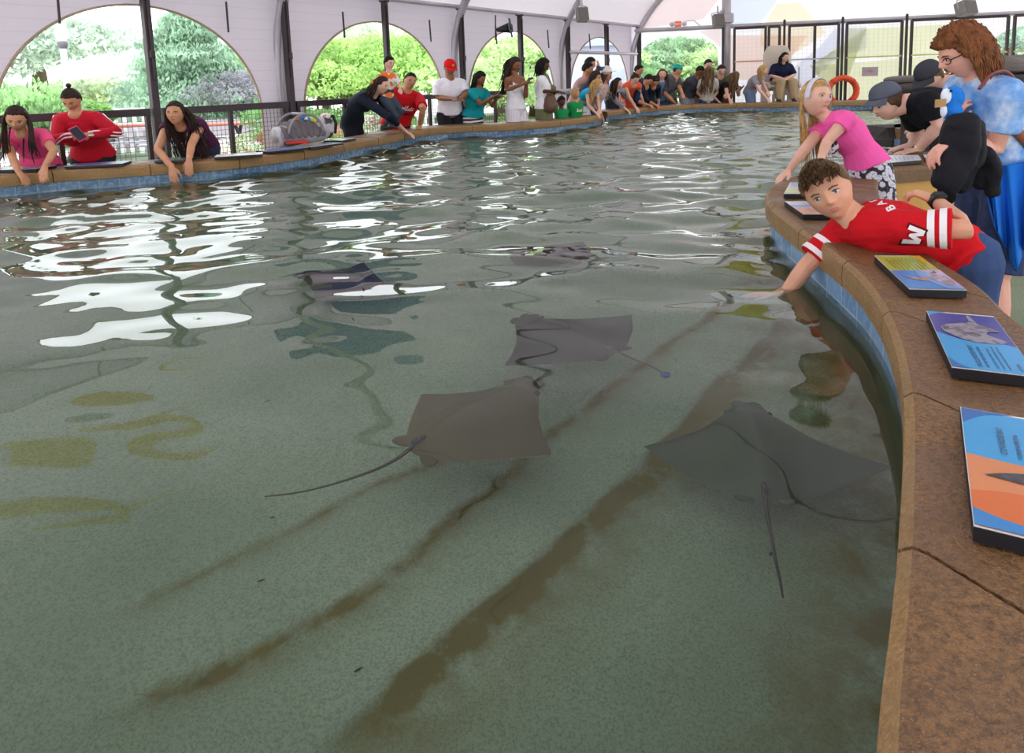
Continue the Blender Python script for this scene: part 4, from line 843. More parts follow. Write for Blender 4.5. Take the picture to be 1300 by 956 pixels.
# lifeguard chair: moulded tan plastic, tall, with a perforated front
CH = epx(979, 0) - EN * 1.05
def guard_chair():
    fr = unit(V3(-.05, -1, 0)); l = np.cross(UP, fr); c = V3(CH[0], CH[1], 0); t = empty('lifeguard_chair', c, 'tall moulded tan plastic lifeguard chair in front of the mesh gates', 'lifeguard chair'); Mt = mat('cbbcae', .55, .05, 3); o = lambda a, b, z: c + l * a + fr * b + UP * z
    g = M(); sw, sz = .27, 1.06
    g.sweep([o(0, -.18, 1.0), o(0, -.23, 1.3), o(0, -.27, 1.76), o(0, -.27, 1.92)], [.31, .31, .30, .22], [.045, .04, .035, .03], l, 24); g.build('backrest', Mt, t, smooth=True)
    g = M(); g.box(o(0, .02, sz), (.60, .48, .07), (l, fr, UP), bev=.03); g.build('seat', Mt, t)
    g = M()
    g.box(o(0, .20, .96), (.44, .06, .18), (l, fr, UP), bev=.02)
    for q in (-.21, -.105, 0, .105, .21): g.box(o(q, .20, .82), (.05, .06, .16), (l, fr, UP), bev=.01)
    g.box(o(0, .20, .68), (.47, .06, .16), (l, fr, UP), bev=.02)
    for q in (-.21, -.07, .07, .21): g.box(o(q, .20, .54), (.07, .06, .16), (l, fr, UP), bev=.01)
    g.box(o(0, .20, .24), (.47, .06, .46), (l, fr, UP), bev=.02); g.build('front_panel', Mt, t)
    for s in (-1, 1):
        g = M(); g.add([o(s * .30, .28, 0), o(s * .30, -.32, 0), o(s * .30, -.26, 1.12), o(s * .30, .20, 1.05)], [(0, 1, 2, 3)]); g.plate([o(s * .30, .30, 0), o(s * .30, -.32, 0), o(s * .30, -.26, 1.14), o(s * .30, .18, 1.10)], l * s, .04); g.build('side_panel', Mt, t)
        g = M(); g.sweep([o(s * .32, -.22, 1.14), o(s * .32, .20, 1.12), o(s * .32, .26, 1.05)], .035, n=10); g.build('armrest', Mt, t, smooth=True)
    g = M(); g.box(o(0, .38, .70), (.46, .30, .05), (l, fr, UP), bev=.02); g.box(o(0, .36, .34), (.36, .22, .68), (l, fr, UP), bev=.02); g.build('footrest', Mt, t)
    g = M(); q = o(.42, -.1, 0); g.sweep([q, q + UP * 1.45], .018, n=8); g.build('side_pole', M_STEEL, t, smooth=True)
    return o, fr, l
gch, gfr, gl = guard_chair()
# dark layered rocks of the waterfall on the right
def rocks():
    rg = np.random.default_rng(5); Mr = mat('4a423e', .75, .35, 5, bmp=.02, bscale=9, c2='2c2829', mask=(.4, .65)); Ml = mat('6a625d', .7, .3, 5, bmp=.02, bscale=9)
    specs = [(1290, 152, 5.9, 1.9, .8, .20), (1300, 128, 6.1, 1.8, .8, .17), (1292, 104, 6.3, 1.6, .7, .16), (1302, 82, 6.5, 1.5, .7, .17), (1188, 100, 7.4, 1.1, .6, .10), (1170, 113, 7.2, .9, .6, .11), (1205, 124, 7.2, 1.2, .7, .14), (1236, 140, 7.0, 1.3, .7, .16)]
    labs = ['lowest dark flat rock of the right-hand stack behind the curly-haired woman', 'second dark flat rock from the bottom of the right-hand stack', 'third dark flat rock, at the curly-haired woman\'s shoulder', 'topmost dark slab of the right-hand rock stack', 'thin grey slab rock sticking out left behind the black-capped man', 'dark slab rock just above the grey-capped man\'s cap', 'dark rock hidden behind the black-capped man\'s chin', 'dark rock between the leaning men and the right-hand stack']
    for k, (x, y, D, w, d, h) in enumerate(specs):
        c = P(x, y, D); g = M(); g.ell(c, (w / 2, d / 2, h / 2), nu=28, nv=14)
        def sh(v, c=c, w=w, d=d, h=h, k=k):
            q = (v - c) / np.array([w / 2, d / 2, h / 2]); q = np.sign(q) * abs(q) ** .55; v = c + q * np.array([w / 2, d / 2, h / 2]) * .92
            n = np.array([[mnoise.noise(Vector((p * 2.2 + k * 9).tolist())), mnoise.noise(Vector((p * 2.2 + k * 9 + 40).tolist())), .4 * mnoise.noise(Vector((p * 5 + k).tolist()))] for p in v]); return v + n * .10
        g.build('rock', Ml if k in (3, 4) else Mr, smooth=False, post=sh, label=labs[k], cat='rock', group=None)
    g = M(); rg = np.random.default_rng(8)
    for (x, y, D, w, h) in ((1330, 190, 6.2, 2.4, 1.0), (1215, 165, 7.4, 2.0, .75)):
        c = P(x, y, D); g.box((c[0], c[1], h / 2), (w, .7, h), bev=.12)
    g.build('rock', Mr, label='dark rock mass at water level under the slabs at the right edge', cat='rock', smooth=False)
rocks()
# ------------------------------------------------------------------ picture boards
def board(corners, art, label, thick=.022, z=None, group=None, edge='eceae8'):
    """corners A,B,C,D as pixels on the board's face; art = list of (colour, kind, data) in u (A>B), v (A>D)"""
    z = TOP + .004 + thick if z is None else z; A, B_, C, D_ = [PZ(x, y, z) for x, y in corners]; bil = lambda u, v, dz=0: (A * (1 - u) + B_ * u) * (1 - v) + (D_ * (1 - u) + C * u) * v + UP * dz
    t = empty('picture_board', (A + B_ + C + D_) / 4 - UP * (thick), label, 'information board', group); g = M(); g.plate([A - UP * .0005, B_ - UP * .0005, C - UP * .0005, D_ - UP * .0005], -UP, thick - .001); g.build('backing', mat('14131a', .45, .1), t)
    g = M(); g.plate([bil(0, 0), bil(1, 0), bil(1, 1), bil(0, 1)], -UP, .0015); pr = g.build('print', mat(edge, .3, .02), t); lvl = .0004
    for kind, c, d in art:
        g = M(); n = {'poly': 'colour_field', 'text': 'lettering', 'ray': 'pictured_ray', 'lines': 'text_lines'}[kind]; mt = mat(c, .28, .04, 20, spec=.5) if kind != 'ray' else mat(c[0], .3, .1, 60, c2=c[1], mask=(.45, .6))
        if kind in ('poly', 'ray'): g.add([bil(u, v, lvl) for u, v in d], [tuple(range(len(d)))])
        elif kind == 'text':        # text, u, v0, v1: runs from v0 to v1, tops towards smaller u
            s, u, v0, v1, hgt = d; vv, ff = text_geo(s, 1.0, bold=.02); x0, x1 = vv[:, 0].min(), vv[:, 0].max(); g.add([bil(u - p[1] * hgt, v0 + (v1 - v0) * (p[0] - x0) / (x1 - x0), lvl) for p in vv], ff)
        elif kind == 'lines':
            rg = random.Random(len(label))
            for (u, v0, v1, w) in d:
                v = v0; sg = 1 if v1 > v0 else -1
                while (v1 - v) * sg > 0.01:
                    L = rg.uniform(.02, .06) * sg; q = v + L
                    if (q - v1) * sg > 0: q = v1
                    g.add([bil(u, v, lvl), bil(u, q, lvl), bil(u + w, q, lvl), bil(u + w, v, lvl)], [(0, 1, 2, 3)]); v = q + .012 * sg
        g.build(n, mt, pr); lvl += .0003
    return t
def curve(pts, k=5): return [tuple(p) for p in smooth_path([np.array(p, float) for p in pts], k)]
RAYP = [(1, 0), (.98, .12), (.86, .27), (.68, .48), (.50, .78), (.39, 1.0), (.35, .93), (.21, .66), (.09, .38), (.02, .19), (0, .06)]
full = [(0.006, .02), (.994, .02), (.994, .98), (.006, .98)]
board([(1110, 324.5), (1167.5, 324.5), (1227.5, 368.3), (1154.5, 367)], [('poly', 'a9b44a', full), ('poly', 'd9a52e', [(.78, .006), (.994, .006), (.994, .46), (.93, .30)] ), ('lines', '4c6b35', [(.22 + .085 * k, .46, .12 + (.0 if k else .04), .022) for k in range(8)]), ('lines', '5a7b3a', [(.15, .42, .12, .03)]), ('poly', '1f7fc9', [(.006, .5), (.55, .49), (.994, .47), (.994, .994), (.006, .994)]), ('poly', 'b9a9c9', curve([(.55, .49), (.72, .60), (.78, .80), (.994, .994)], 4) + [(.994, .47)]), ('poly', '6f9fd8', curve([(.50, .49), (.45, .7), (.7, .994)], 4) + [(.994, .994), (.78, .80), (.72, .60), (.55, .49)]),
    ('ray', ('b98b74', '8d6a62'), curve([(.10, .66), (.30, .70), (.55, .74), (.45, .80), (.25, .74)], 3)), ('ray', ('8e8694', 'b7a9b5'), curve([(.50, .66), (.70, .62), (.90, .66), (.94, .84), (.82, .93), (.70, .84), (.60, .74)], 4)), ('ray', ('5c4f5e', '6c6074'), curve([(.70, .56), (.80, .54), (.84, .50), (.84, .58)], 3))],
    'picture board with yellow-green and blue halves, just right of the boy in red')
board([(1176, 394.5), (1261.5, 401.5), (1320.4, 479.2), (1208.5, 466)], [('poly', '3f3c93', full), ('poly', '2190d6', [(.006, .006), (.30, .006), (.14, .04), (.006, .10)]), ('poly', '2f9bd8', [(.006, .42)] + curve([(.006, .42), (.22, .50), (.5, .56), (.76, .53), (.994, .58)], 5) + [(.994, .994), (.006, .994)]), ('poly', '1167ae', curve([(.006, .84), (.10, .93), (.24, .994)], 4) + [(.006, .994)]),
    ('ray', ('9a929e', '6b636e'), curve([(.10, .32), (.22, .26), (.40, .22), (.55, .18), (.56, .06), (.60, .03), (.66, .20), (.74, .24), (.90, .33), (.78, .34), (.70, .40), (.90, .50), (.80, .55), (.5, .56), (.28, .50), (.12, .40)], 3)), ('ray', ('4e4852', '7d7480'), curve([(.12, .32), (.20, .30), (.22, .36), (.14, .38)], 3)), ('ray', ('554e59', '7d7480'), curve([(.40, .40), (.50, .38), (.62, .42), (.52, .46)], 3)),
    ('text', '1b3f66', ('BULLNOSE RAY', .36, .95, .62, .085)), ('lines', '2b5f8f', [(.44, .95, .64, .030), (.56, .95, .64, .018), (.63, .95, .62, .018), (.70, .95, .62, .018), (.82, .95, .85, .03)])],
    'purple and blue picture board of a mottled ray, second nearest on the right wall')
A3, D3 = np.array([1219, 516.5]), np.array([1236, 667])
z3 = TOP + .026; a3, d3 = PZ(1219, 516.5, z3), PZ(1236, 667, z3); s3 = unit(np.cross(UP, a3 - d3)); s3 = s3 if s3[0] > 0 else -s3
def board3():
    b3, c3 = a3 + s3 * .165, d3 + s3 * .165
    # find pixels is unnecessary: build straight from places
    global PZ
    old = PZ; q = {0: a3, 1: b3, 2: c3, 3: d3}; PZ = lambda x, y, z: q[x]
    board([(0, 0), (1, 0), (2, 0), (3, 0)], [('poly', '2a9bd8', full), ('poly', '0f62b0', [(.006, .006), (.46, .006)] + curve([(.46, .006), (.2, .05), (.006, .16)], 4)), ('poly', 'd9854e', [(.006, .46)] + curve([(.006, .46), (.35, .48), (.7, .48), (.994, .44)], 4) + [(.994, .994), (.006, .994)]), ('poly', 'd8691f', [(.006, .76)] + curve([(.006, .76), (.3, .72), (.7, .74), (.994, .82)], 4) + [(.994, .994), (.006, .994)]), ('poly', '2483c9', curve([(.006, .88), (.2, .92), (.6, .96), (.9, .994)], 4) + [(.006, .994)]),
        ('ray', ('2b2c33', '50505a'), curve([(.12, .62), (.30, .57), (.60, .53), (.994, .50), (.994, .70), (.7, .66), (.4, .64)], 4)), ('ray', ('c9cbd6', '9a9cab'), curve([(.62, .63), (.80, .56), (.994, .54), (.994, .80), (.80, .76), (.66, .71)], 4)), ('ray', ('9aa1ae', '7f8592'), curve([(.58, .80), (.70, .76), (.85, .78), (.80, .85), (.65, .85)], 4)),
        ('text', '16425f', ('COWNOSE RAY', .30, .42, .17, .075)), ('lines', '1e567c', [(.40, .42, .22, .03), (.54, .42, .10, .018), (.63, .42, .10, .018), (.72, .42, .10, .018), (.81, .40, .10, .018), (.90, .40, .12, .018)])],
        'blue and orange picture board nearest the camera on the right wall')
    PZ = old
board3()
board([(996, 255.5), (1036, 255.5), (1058, 272), (1020, 272)], [('poly', 'c7cbd8', full), ('poly', '6fa0cf', [(.006, .30), (.994, .28), (.994, .45), (.006, .48)]), ('poly', 'd9a58f', [(.006, .52), (.994, .47), (.994, .994), (.006, .994)]), ('lines', '8d93a8', [(.15 + .1 * k, .25, .06, .02) for k in range(7)]), ('ray', ('b98b7c', 'c9a090'), curve([(.2, .7), (.5, .6), (.8, .7), (.5, .85)], 4))], 'pale picture board with a peach lower half, beside the boy\'s forehead')
board([(1003, 231.5), (1028, 231.5), (1032, 246), (995, 246)], [('poly', 'b9c1cb', full), ('poly', '8fb0d0', [(.1, .006), (.7, .006), (.6, .4), (.1, .4)]), ('poly', 'b9c69a', [(.006, .5), (.994, .45), (.994, .994), (.006, .994)])], 'small pale blue-green picture board at the rounded tip of the right wall')
board([(1112, 197.5), (1166, 196.5), (1170, 203), (1118, 207.5)], [('poly', 'e3e6ee', full), ('lines', 'a9b3c4', [(.1 + .1 * k, .8, .2, .03) for k in range(8)])], 'white glaring picture board under the grey-capped man\'s hands')
board([(1172, 196), (1215, 194), (1220, 199), (1174, 200.5)], [('poly', 'e6e8ee', full), ('poly', 'b9c4d8', [(.1, .2), (.5, .2), (.5, .8), (.1, .8)])], 'white picture board right of the grey-capped man\'s wristband')
for (x0, y0, x1, y1, c, c2, lab) in ((-40, 217, 46, 214.5, 'dfe3ea', '8fa0c4', 'dark-edged picture board under the girl in pink at the left edge'), (82, 211.5, 156, 207.5, '4a5aa0', '5f78c0', 'blue picture board in front of the woman in red'), (196, 204.2, 236, 202.5, '2a2f38', '3a4250', 'dark picture board under the woman in plum'),
        (272, 199.5, 333, 195.8, 'e6e8ec', 'c9d3e0', 'white picture board left of the grey car seat'), (341, 192.5, 392, 187.2, '5a6fc0', '4f9fe0', 'blue and violet picture board in front of the car seat'), (395, 186.5, 436, 181.2, 'dfe6ea', 'b9d0da', 'pale picture board right of the car seat'), (434, 178.3, 452, 175.5, 'e3e8ea', 'c9d6dc', 'small pale picture board left of the leaning woman in navy')):
    z = TOP + .026; A_, B_ = PZ(x0, y0, z), PZ(x1, y1, z); n = unit(np.cross(UP, B_ - A_)); n = n if n[1] > 0 else -n; q = {0: A_ + n * .24, 1: B_ + n * .24, 2: B_, 3: A_}; old = PZ; PZ = lambda x, y, z, q=q: q[x]
    board([(0, 0), (1, 0), (2, 0), (3, 0)], [('poly', c, full), ('poly', c2, [(.5, .02), (.994, .02), (.994, .98), (.55, .98)]), ('ray', ('8d8f98', '6f7380'), curve([(.62, .5), (.75, .25), (.9, .5), (.75, .8)], 4)), ('lines', '5f6880', [(.1 + .05 * k, .8, .2, .02) for k in range(6)])], lab); PZ = old
# ------------------------------------------------------------------ rays in the water
def manta(nose, tail, wl, wr, tail_pts, z, label, c, c2, thick=.075, tip=.40, marker=False, lobes=True, zt=None, blot=None):
    """nose, tail root and wing tips as pixels seen through the water"""
    N, T, WL, WR = [PU(p[0], p[1], z) for p in (nose, tail, wl, wr)]; ax = N - T; root = empty('cownose_ray', (N + T) / 2 - UP * .02, label, 'ray')
    vs_ = np.array([r[1] for r in RAYP]); us = np.array([r[0] for r in RAYP]); ti = 5; lead = (vs_[:ti + 1], us[:ti + 1]); trail = (vs_[ti:][::-1], us[ti:][::-1]); nv, nu_ = 25, 17; g = M()
    WLv, WRv = WL - (T + ax * tip), WR - (T + ax * tip)
    for sgn in (1, -1):
        rows = []
        for j in range(-nv + 1, nv):
            v = abs(j) / (nv - 1); W = WLv if j < 0 else WRv; ul = float(np.interp(v, *lead)); ut = float(np.interp(v, *trail)); 
            if v > .995: ul = ut = .38
            row = []
            for k in range(nu_):
                s = k / (nu_ - 1); u = ut + (ul - ut) * s; prof = math.sin(math.pi * min(1, max(0, s)) ** .8) ** .6 * (1 - v ** 1.2) ** 1.0; body = math.exp(-(v / .22) ** 2) * math.sin(math.pi * s) ** .7
                h = thick * (.38 * prof + .62 * body) * (1 if sgn > 0 else -.45); lift = .035 * v * v * (1 if sgn else 1)
                row.append(T + ax * (u - tip * 0) * 1.0 + (W) * v * (1 - .0) + (ax * (0)) + UP * (h + lift))
            rows.append(row)
        # wing vector already carries the tip offset: keep u relative
        g.grid(np.array(rows))
    o = g.build('disc', [mat(c, .5, .15, 5, c2=c2, mask=(.3, .75))], root, smooth=True)
    # head lobes, eyes, pelvic fins, tail
    lat = unit(np.cross(UP, ax)); L = np.linalg.norm(ax); ad = unit(ax)
    mh = mat(c, .5, .15, 5, c2=c2, mask=(.3, .75))
    g = M(); g.ell(T + ax * .90, (L * .13, L * .10, thick * .75), (lat, ad, UP), 18, 10); g.build('head', mh, root, smooth=True)
    for s in (-1, 1):
        g = M(); g.ell(T + ax * 1.0 + lat * s * L * .05, (L * .055, L * .05, thick * .35), (lat, ad, UP), 12, 8); g.build('head_lobe', mh, root, smooth=True)
        g = M(); g.ell(T + ax * .90 + lat * s * L * .13 + UP * .004, (.010, .012, .010), nu=8, nv=6); g.build('eye', mat('15130f', .2), root, smooth=True)
        g = M(); g.ell(T + ax * .05 + lat * s * L * .09, (L * .075, L * .08, .008), (lat, unit(ad - lat * s * .5), UP), 14, 6); g.build('pelvic_fin', mh, root, smooth=True)
    tp = [T + ax * .12 + UP * thick * .45] + [PU(x, y, (z + .03 if zt is None else zt)) for x, y in tail_pts]; tp = smooth_path(tp, 5); K = len(tp)
    g = M(); g.sweep(tp, [.0062 * (1 - .82 * (i / (K - 1)) ** .5) + .001 for i in range(K)], n=8); g.ell(T + ax * .03 + UP * thick * .55, (.006, L * .035, L * .03), (lat, ad, UP), 8, 6); g.build('tail', mat('35302a', .5), root, smooth=True)
    if marker: g = M(); g.ell(tp[-2], (.016, .016, .016), nu=10, nv=6); g.build('tag_bead', mat('1d3f7d', .4), root, smooth=True)
manta((676, 488), (523, 574), (702, 583), (538, 506), [(500, 583), (440, 607), (385, 623), (336, 630)], .30, 'brown-grey ray with a long thin tail trailing left, in the middle of the pool', '50471f', '423b1a', tip=.40)
manta((945, 517), (975, 636), (818, 573), (1135, 601), [(977, 660), (983, 700), (990, 735), (993, 756)], .22, 'large olive-grey ray at the lower right, tail towards the camera', '2f4022', '25321b', tip=.40)
manta((662, 404), (782, 450), (636, 469), (800, 402), [(800, 455), (825, 465), (850, 480)], .34, 'dark ray behind the middle one, with a blue bead on its tail', '26241a', '1f1d12', tip=.42, marker=True)
manta((384, 345), (488, 362), (395, 382), (460, 335), [(510, 362), (560, 362)], .30, 'dim brown ray far down on the left, below the bright reflections', '453f34', '39342b', tip=.42)
manta((634, 313), (745, 330), (650, 336), (735, 306), [(770, 334), (800, 338)], .32, 'dim brown ray furthest out, nearly hidden by ripples', '453f34', '3b362c', tip=.42)
# painted rays on the canopy roof: thin coloured film under the fabric
def painted(px_list, c, label=None):
    """px_list = reflected outline: where the water mirrors it"""
    tri = BVHTree.FromPolygons([Vector(p) for p in (np.array(ceil_rows)).reshape(-1, 3)], [(i * C_ + j, i * C_ + j + 1, (i + 1) * C_ + j + 1, (i + 1) * C_ + j) for C_ in [len(ceil_rows[0])] for i in range(len(ceil_rows) - 1) for j in range(C_ - 1)])
    pts = curve(px_list, 4); v, f = poly_geo(pts); v, f = subdiv_geo(v, f, 25); out = []; ok = []
    for p in v:
        d = unit(rayd(p[0], p[1])); q = CAM + d * ((WAT - CAM[2]) / d[2]); r = V3(d[0], d[1], -d[2]); hit, n, i, dd = tri.ray_cast(Vector(q), Vector(r)); ok.append(hit is not None); out.append(np.array(hit) - r * .012 if hit is not None else q)
    f = [q for q in f if all(ok[i] for i in q)]; used = sorted({i for q in f for i in q})
    if not used: print('painted none', px_list[0]); return
    mp = {u: i for i, u in enumerate(used)}; g = M(); g.add([out[u] for u in used], [tuple(mp[i] for i in q) for q in f]); m = mat_fabric(c, .75, name='painted_film'); g.build('painted_ray', m, ceil_o)
painted([(0, 580), (60, 576), (120, 582), (155, 600), (165, 615), (235, 590), (175, 640), (170, 680), (130, 690), (40, 690), (100, 665), (150, 655), (150, 640), (90, 636), (10, 636)], 'f2d422')
painted([(95, 535), (140, 520), (200, 518), (262, 502), (205, 530), (270, 553), (205, 556), (150, 548), (100, 553)], 'f2d422')
painted([(358, 400), (395, 388), (440, 390), (500, 388), (525, 400), (538, 440), (500, 465), (460, 480), (430, 488), (400, 462), (370, 470), (355, 440), (385, 430), (390, 412)], '3a62ae')
painted([(905, 305), (985, 300), (990, 330), (980, 390), (930, 395), (890, 388), (935, 370), (940, 340), (915, 330)], 'd8d23a')
def swoosh():
    rows = np.array(ceil_rows); C_ = len(rows[0]); tri = BVHTree.FromPolygons([Vector(p) for p in rows.reshape(-1, 3)], [(i * C_ + j, i * C_ + j + 1, (i + 1) * C_ + j + 1, (i + 1) * C_ + j) for i in range(len(rows) - 1) for j in range(C_ - 1)])
    out = []
    for x, y in curve([(750, -40), (800, -26), (850, -8), (874, 2), (893, 11), (884, 1), (868, -8), (820, -34), (760, -60)], 3):
        d = unit(rayd(x, y)); hit, n, i, dd = tri.ray_cast(Vector(CAM), Vector(d))
        if hit is None: print('swoosh miss'); return
        out.append(np.array(hit) - d * .02)
    g = M(); g.add(out, [tuple(range(len(out)))]); g.build('painted_swoosh', mat_fabric('4f9a94', .6, name='painted_film'), ceil_o)
swoosh()
# ------------------------------------------------------------------ outdoors
def foliage(g, c, r, n, size, rg, mi=0, droop=0, shell=.5):
    n = int(n * 2.6)
    c, r = np.asarray(c, float), np.asarray(r, float) * np.ones(3); d = rg.normal(size=(n, 3)); d /= np.linalg.norm(d, axis=1)[:, None]; rad = (shell + (1 - shell) * rg.random(n)) ** .5; lump = 1 + .22 * np.sin(d[:, 0] * 7 + c[0]) * np.sin(d[:, 1] * 6 + c[1]) * np.sin(d[:, 2] * 7 + c[2])
    p = c + d * r * (rad * lump)[:, None]; a = rg.normal(size=(n, 3)) + d * .5; a[:, 2] -= droop * 2; a /= np.linalg.norm(a, axis=1)[:, None]; b = np.cross(a, rg.normal(size=(n, 3))); b /= np.linalg.norm(b, axis=1)[:, None]; s = size * .42 * (.6 + .8 * rg.random(n))[:, None]
    v = np.stack([p - a * s, p + b * s * .45, p + a * s, p - b * s * .45], 1).reshape(-1, 3); base = g.n; g.v.append(v); g.f += [(base + 4 * i, base + 4 * i + 1, base + 4 * i + 2, base + 4 * i + 3) for i in range(n)]; g.mi += [mi] * n; g.n += 4 * n
def tree(px, py, D, w, h, label, c='6f9c48', n=5000, leaf=.16, blobs=14, seed=1, group=None, droop=0, shape='round', name='tree', cat='tree'):
    rg = np.random.default_rng(seed); top = P(px, py, D); base = V3(top[0], top[1], 0); H = top[2]; t = empty(name, base, label, cat, group); g = M()
    ch = min(h, H)
    if shape == 'cone':
        for k in range(blobs): q = k / (blobs - 1); z = H - ch * q; foliage(g, base + UP * z + V3(*(rg.normal(size=2) * w * .06 * q), 0), (w * .5 * (.12 + .88 * q), w * .5 * (.12 + .88 * q), ch / blobs * 1.3), int(n * (.3 + 1.4 * q) / blobs), leaf, rg, 0, droop)
    else:
        for k in range(blobs):
            d = unit(rg.normal(size=3)); d[2] = abs(d[2]) * 1.2 - .35; c_ = base + UP * (H - ch * .52) + d * np.array([w * .34, w * .34, ch * .33]); foliage(g, c_, (w * .22, w * .22, ch * .19), n // blobs, leaf, rg, 0, droop)
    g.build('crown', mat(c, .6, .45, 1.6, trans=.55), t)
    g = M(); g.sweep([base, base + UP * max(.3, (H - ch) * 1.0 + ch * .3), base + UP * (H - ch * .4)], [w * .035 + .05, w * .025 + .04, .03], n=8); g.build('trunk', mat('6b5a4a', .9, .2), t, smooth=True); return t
tree(40, 14, 34, 11, 4.2, 'large hazy grey-green tree at the upper left of the leftmost arch', 'bccdbd', 5200, .38, seed=2)  # haze is put into leaf colours: hazy trees and conifer lighter and greyer
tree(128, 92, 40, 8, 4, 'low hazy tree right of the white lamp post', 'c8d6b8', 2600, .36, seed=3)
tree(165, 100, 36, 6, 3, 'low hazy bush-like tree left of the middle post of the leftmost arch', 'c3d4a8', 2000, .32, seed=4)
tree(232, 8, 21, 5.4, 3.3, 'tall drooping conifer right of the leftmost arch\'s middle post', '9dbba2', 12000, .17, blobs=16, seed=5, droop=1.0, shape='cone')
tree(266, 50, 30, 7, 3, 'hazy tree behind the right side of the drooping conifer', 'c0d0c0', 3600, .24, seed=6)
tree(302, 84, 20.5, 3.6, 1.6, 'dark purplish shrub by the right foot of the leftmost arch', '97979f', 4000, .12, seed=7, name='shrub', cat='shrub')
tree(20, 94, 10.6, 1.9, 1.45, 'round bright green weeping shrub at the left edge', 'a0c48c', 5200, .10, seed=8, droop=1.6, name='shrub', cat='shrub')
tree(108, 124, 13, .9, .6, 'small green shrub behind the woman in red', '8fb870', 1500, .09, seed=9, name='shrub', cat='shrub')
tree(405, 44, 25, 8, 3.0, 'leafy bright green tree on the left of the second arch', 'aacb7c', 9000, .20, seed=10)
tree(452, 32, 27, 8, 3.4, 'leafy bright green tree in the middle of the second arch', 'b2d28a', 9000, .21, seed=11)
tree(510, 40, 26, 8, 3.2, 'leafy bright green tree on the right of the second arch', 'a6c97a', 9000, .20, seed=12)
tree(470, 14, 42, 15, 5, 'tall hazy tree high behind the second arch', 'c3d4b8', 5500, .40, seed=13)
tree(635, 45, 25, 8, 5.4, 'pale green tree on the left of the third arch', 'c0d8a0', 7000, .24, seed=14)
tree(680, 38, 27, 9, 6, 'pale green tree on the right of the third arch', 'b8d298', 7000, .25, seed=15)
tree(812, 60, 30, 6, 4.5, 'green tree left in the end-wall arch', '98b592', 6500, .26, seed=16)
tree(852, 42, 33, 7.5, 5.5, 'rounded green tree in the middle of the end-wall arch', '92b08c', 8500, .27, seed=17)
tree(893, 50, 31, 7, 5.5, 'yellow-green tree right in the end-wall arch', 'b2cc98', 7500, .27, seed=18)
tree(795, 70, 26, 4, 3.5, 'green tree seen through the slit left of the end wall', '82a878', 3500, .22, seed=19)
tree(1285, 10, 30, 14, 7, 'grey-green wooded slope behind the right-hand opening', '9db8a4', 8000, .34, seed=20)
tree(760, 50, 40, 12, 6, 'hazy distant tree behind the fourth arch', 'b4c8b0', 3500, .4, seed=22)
tree(350, 120, 12.5, 1.4, .9, 'low green shrub beyond the railing left of the fabric pier', '7fae68', 1600, .08, seed=23, name='shrub', cat='shrub')
tree(425, 128, 14, 3.2, 1.2, 'low dark green hedge plant beyond the second railing', '6f9a52', 3000, .10, seed=24, name='shrub', cat='shrub')
def lamp_post():
    base = PX(96, 16, 0); t = empty('street_lamp', base, 'white park lamp post with a frosted globe in the leftmost arch', 'street lamp'); Mw = mat('c4c4cc', .5, .02); top = P(94, 57, 16)[2]; g = M()
    g.sweep([base, base + UP * .35, base + UP * .45, base + UP * (top * .6), base + UP * top], [.14, .13, .085, .075, .065], n=12); g.build('post', Mw, t, smooth=True)
    g = M(); g.sweep([base + UP * (top - .02), base + UP * (top + .05), base + UP * (top + .10)], [.09, .12, .07], n=12); g.build('collar', mat('5a5a60', .5), t, smooth=True)
    g = M(); g.sweep([base + UP * (top + .08), base + UP * (top + .2), base + UP * (top + .34), base + UP * (top + .46)], [.08, .135, .135, .05], n=16); g.build('globe', mat('d4d4dc', .3, .01), t, smooth=True)
    g = M(); g.sweep([base + UP * (top + .46), base + UP * (top + .50), base + UP * (top + .57)], [.05, .04, .012], n=10); g.build('finial', Mw, t, smooth=True)
lamp_post()
def planter(px, py, D, w, h, lab, flowers, wood='b98f70'):
    c = P(px, py, D); base = V3(c[0], c[1], 0); t = empty('flower_planter', base, lab, 'planter'); g = M()
    for k in range(14):
        q0, q1 = 2 * math.pi * k / 14, 2 * math.pi * (k + .94) / 14
        g.prism([(base[0] + w / 2 * math.cos(q0), base[1] + w / 2 * math.sin(q0)), (base[0] + w / 2 * math.cos(q1), base[1] + w / 2 * math.sin(q1)), (base[0] + w * .46 * math.cos(q1), base[1] + w * .46 * math.sin(q1)), (base[0] + w * .46 * math.cos(q0), base[1] + w * .46 * math.sin(q0))], 0, h)
    g.prism([(base[0] + w * .455 * math.cos(q), base[1] + w * .455 * math.sin(q)) for q in np.linspace(0, 2 * math.pi, 17)[:-1]], 0, h * .92); g.build('tub', mat(wood, .7, .12, 8), t)
    rg = np.random.default_rng(int(px)); 
    for c_, (dx, dz, r, n) in flowers: g = M(); foliage(g, base + V3(dx, 0, h + dz), (r, w * .35, r * .7), n, .035, rg); g.build('flowers' if c_ not in ('7fae4f', '6f9a52') else 'leaves', mat(c_, .6, .3, 9, trans=.3), t)
planter(316, 172, 9.5, 1.05, .50, 'round wooden tub of white flowers and a red-leaved plant beyond the railing', [('7fae4f', (.05, .10, .28, 500)), ('f4f0ea', (-.22, .12, .20, 260)), ('a3565e', (.32, .20, .17, 400))])
planter(350, 178, 10.3, .8, .40, 'wooden tub with dark pink flowers near the fabric pier', [('6f9a52', (0, .10, .22, 350)), ('b8646e', (.1, .22, .14, 240))])
planter(418, 168, 12, 1.0, .45, 'low tub of yellow and pink flowers beyond the second railing', [('7fae4f', (0, .08, .3, 400)), ('e6e08a', (-.15, .2, .18, 260)), ('d9808a', (.22, .18, .16, 220))], 'c9c2ba')
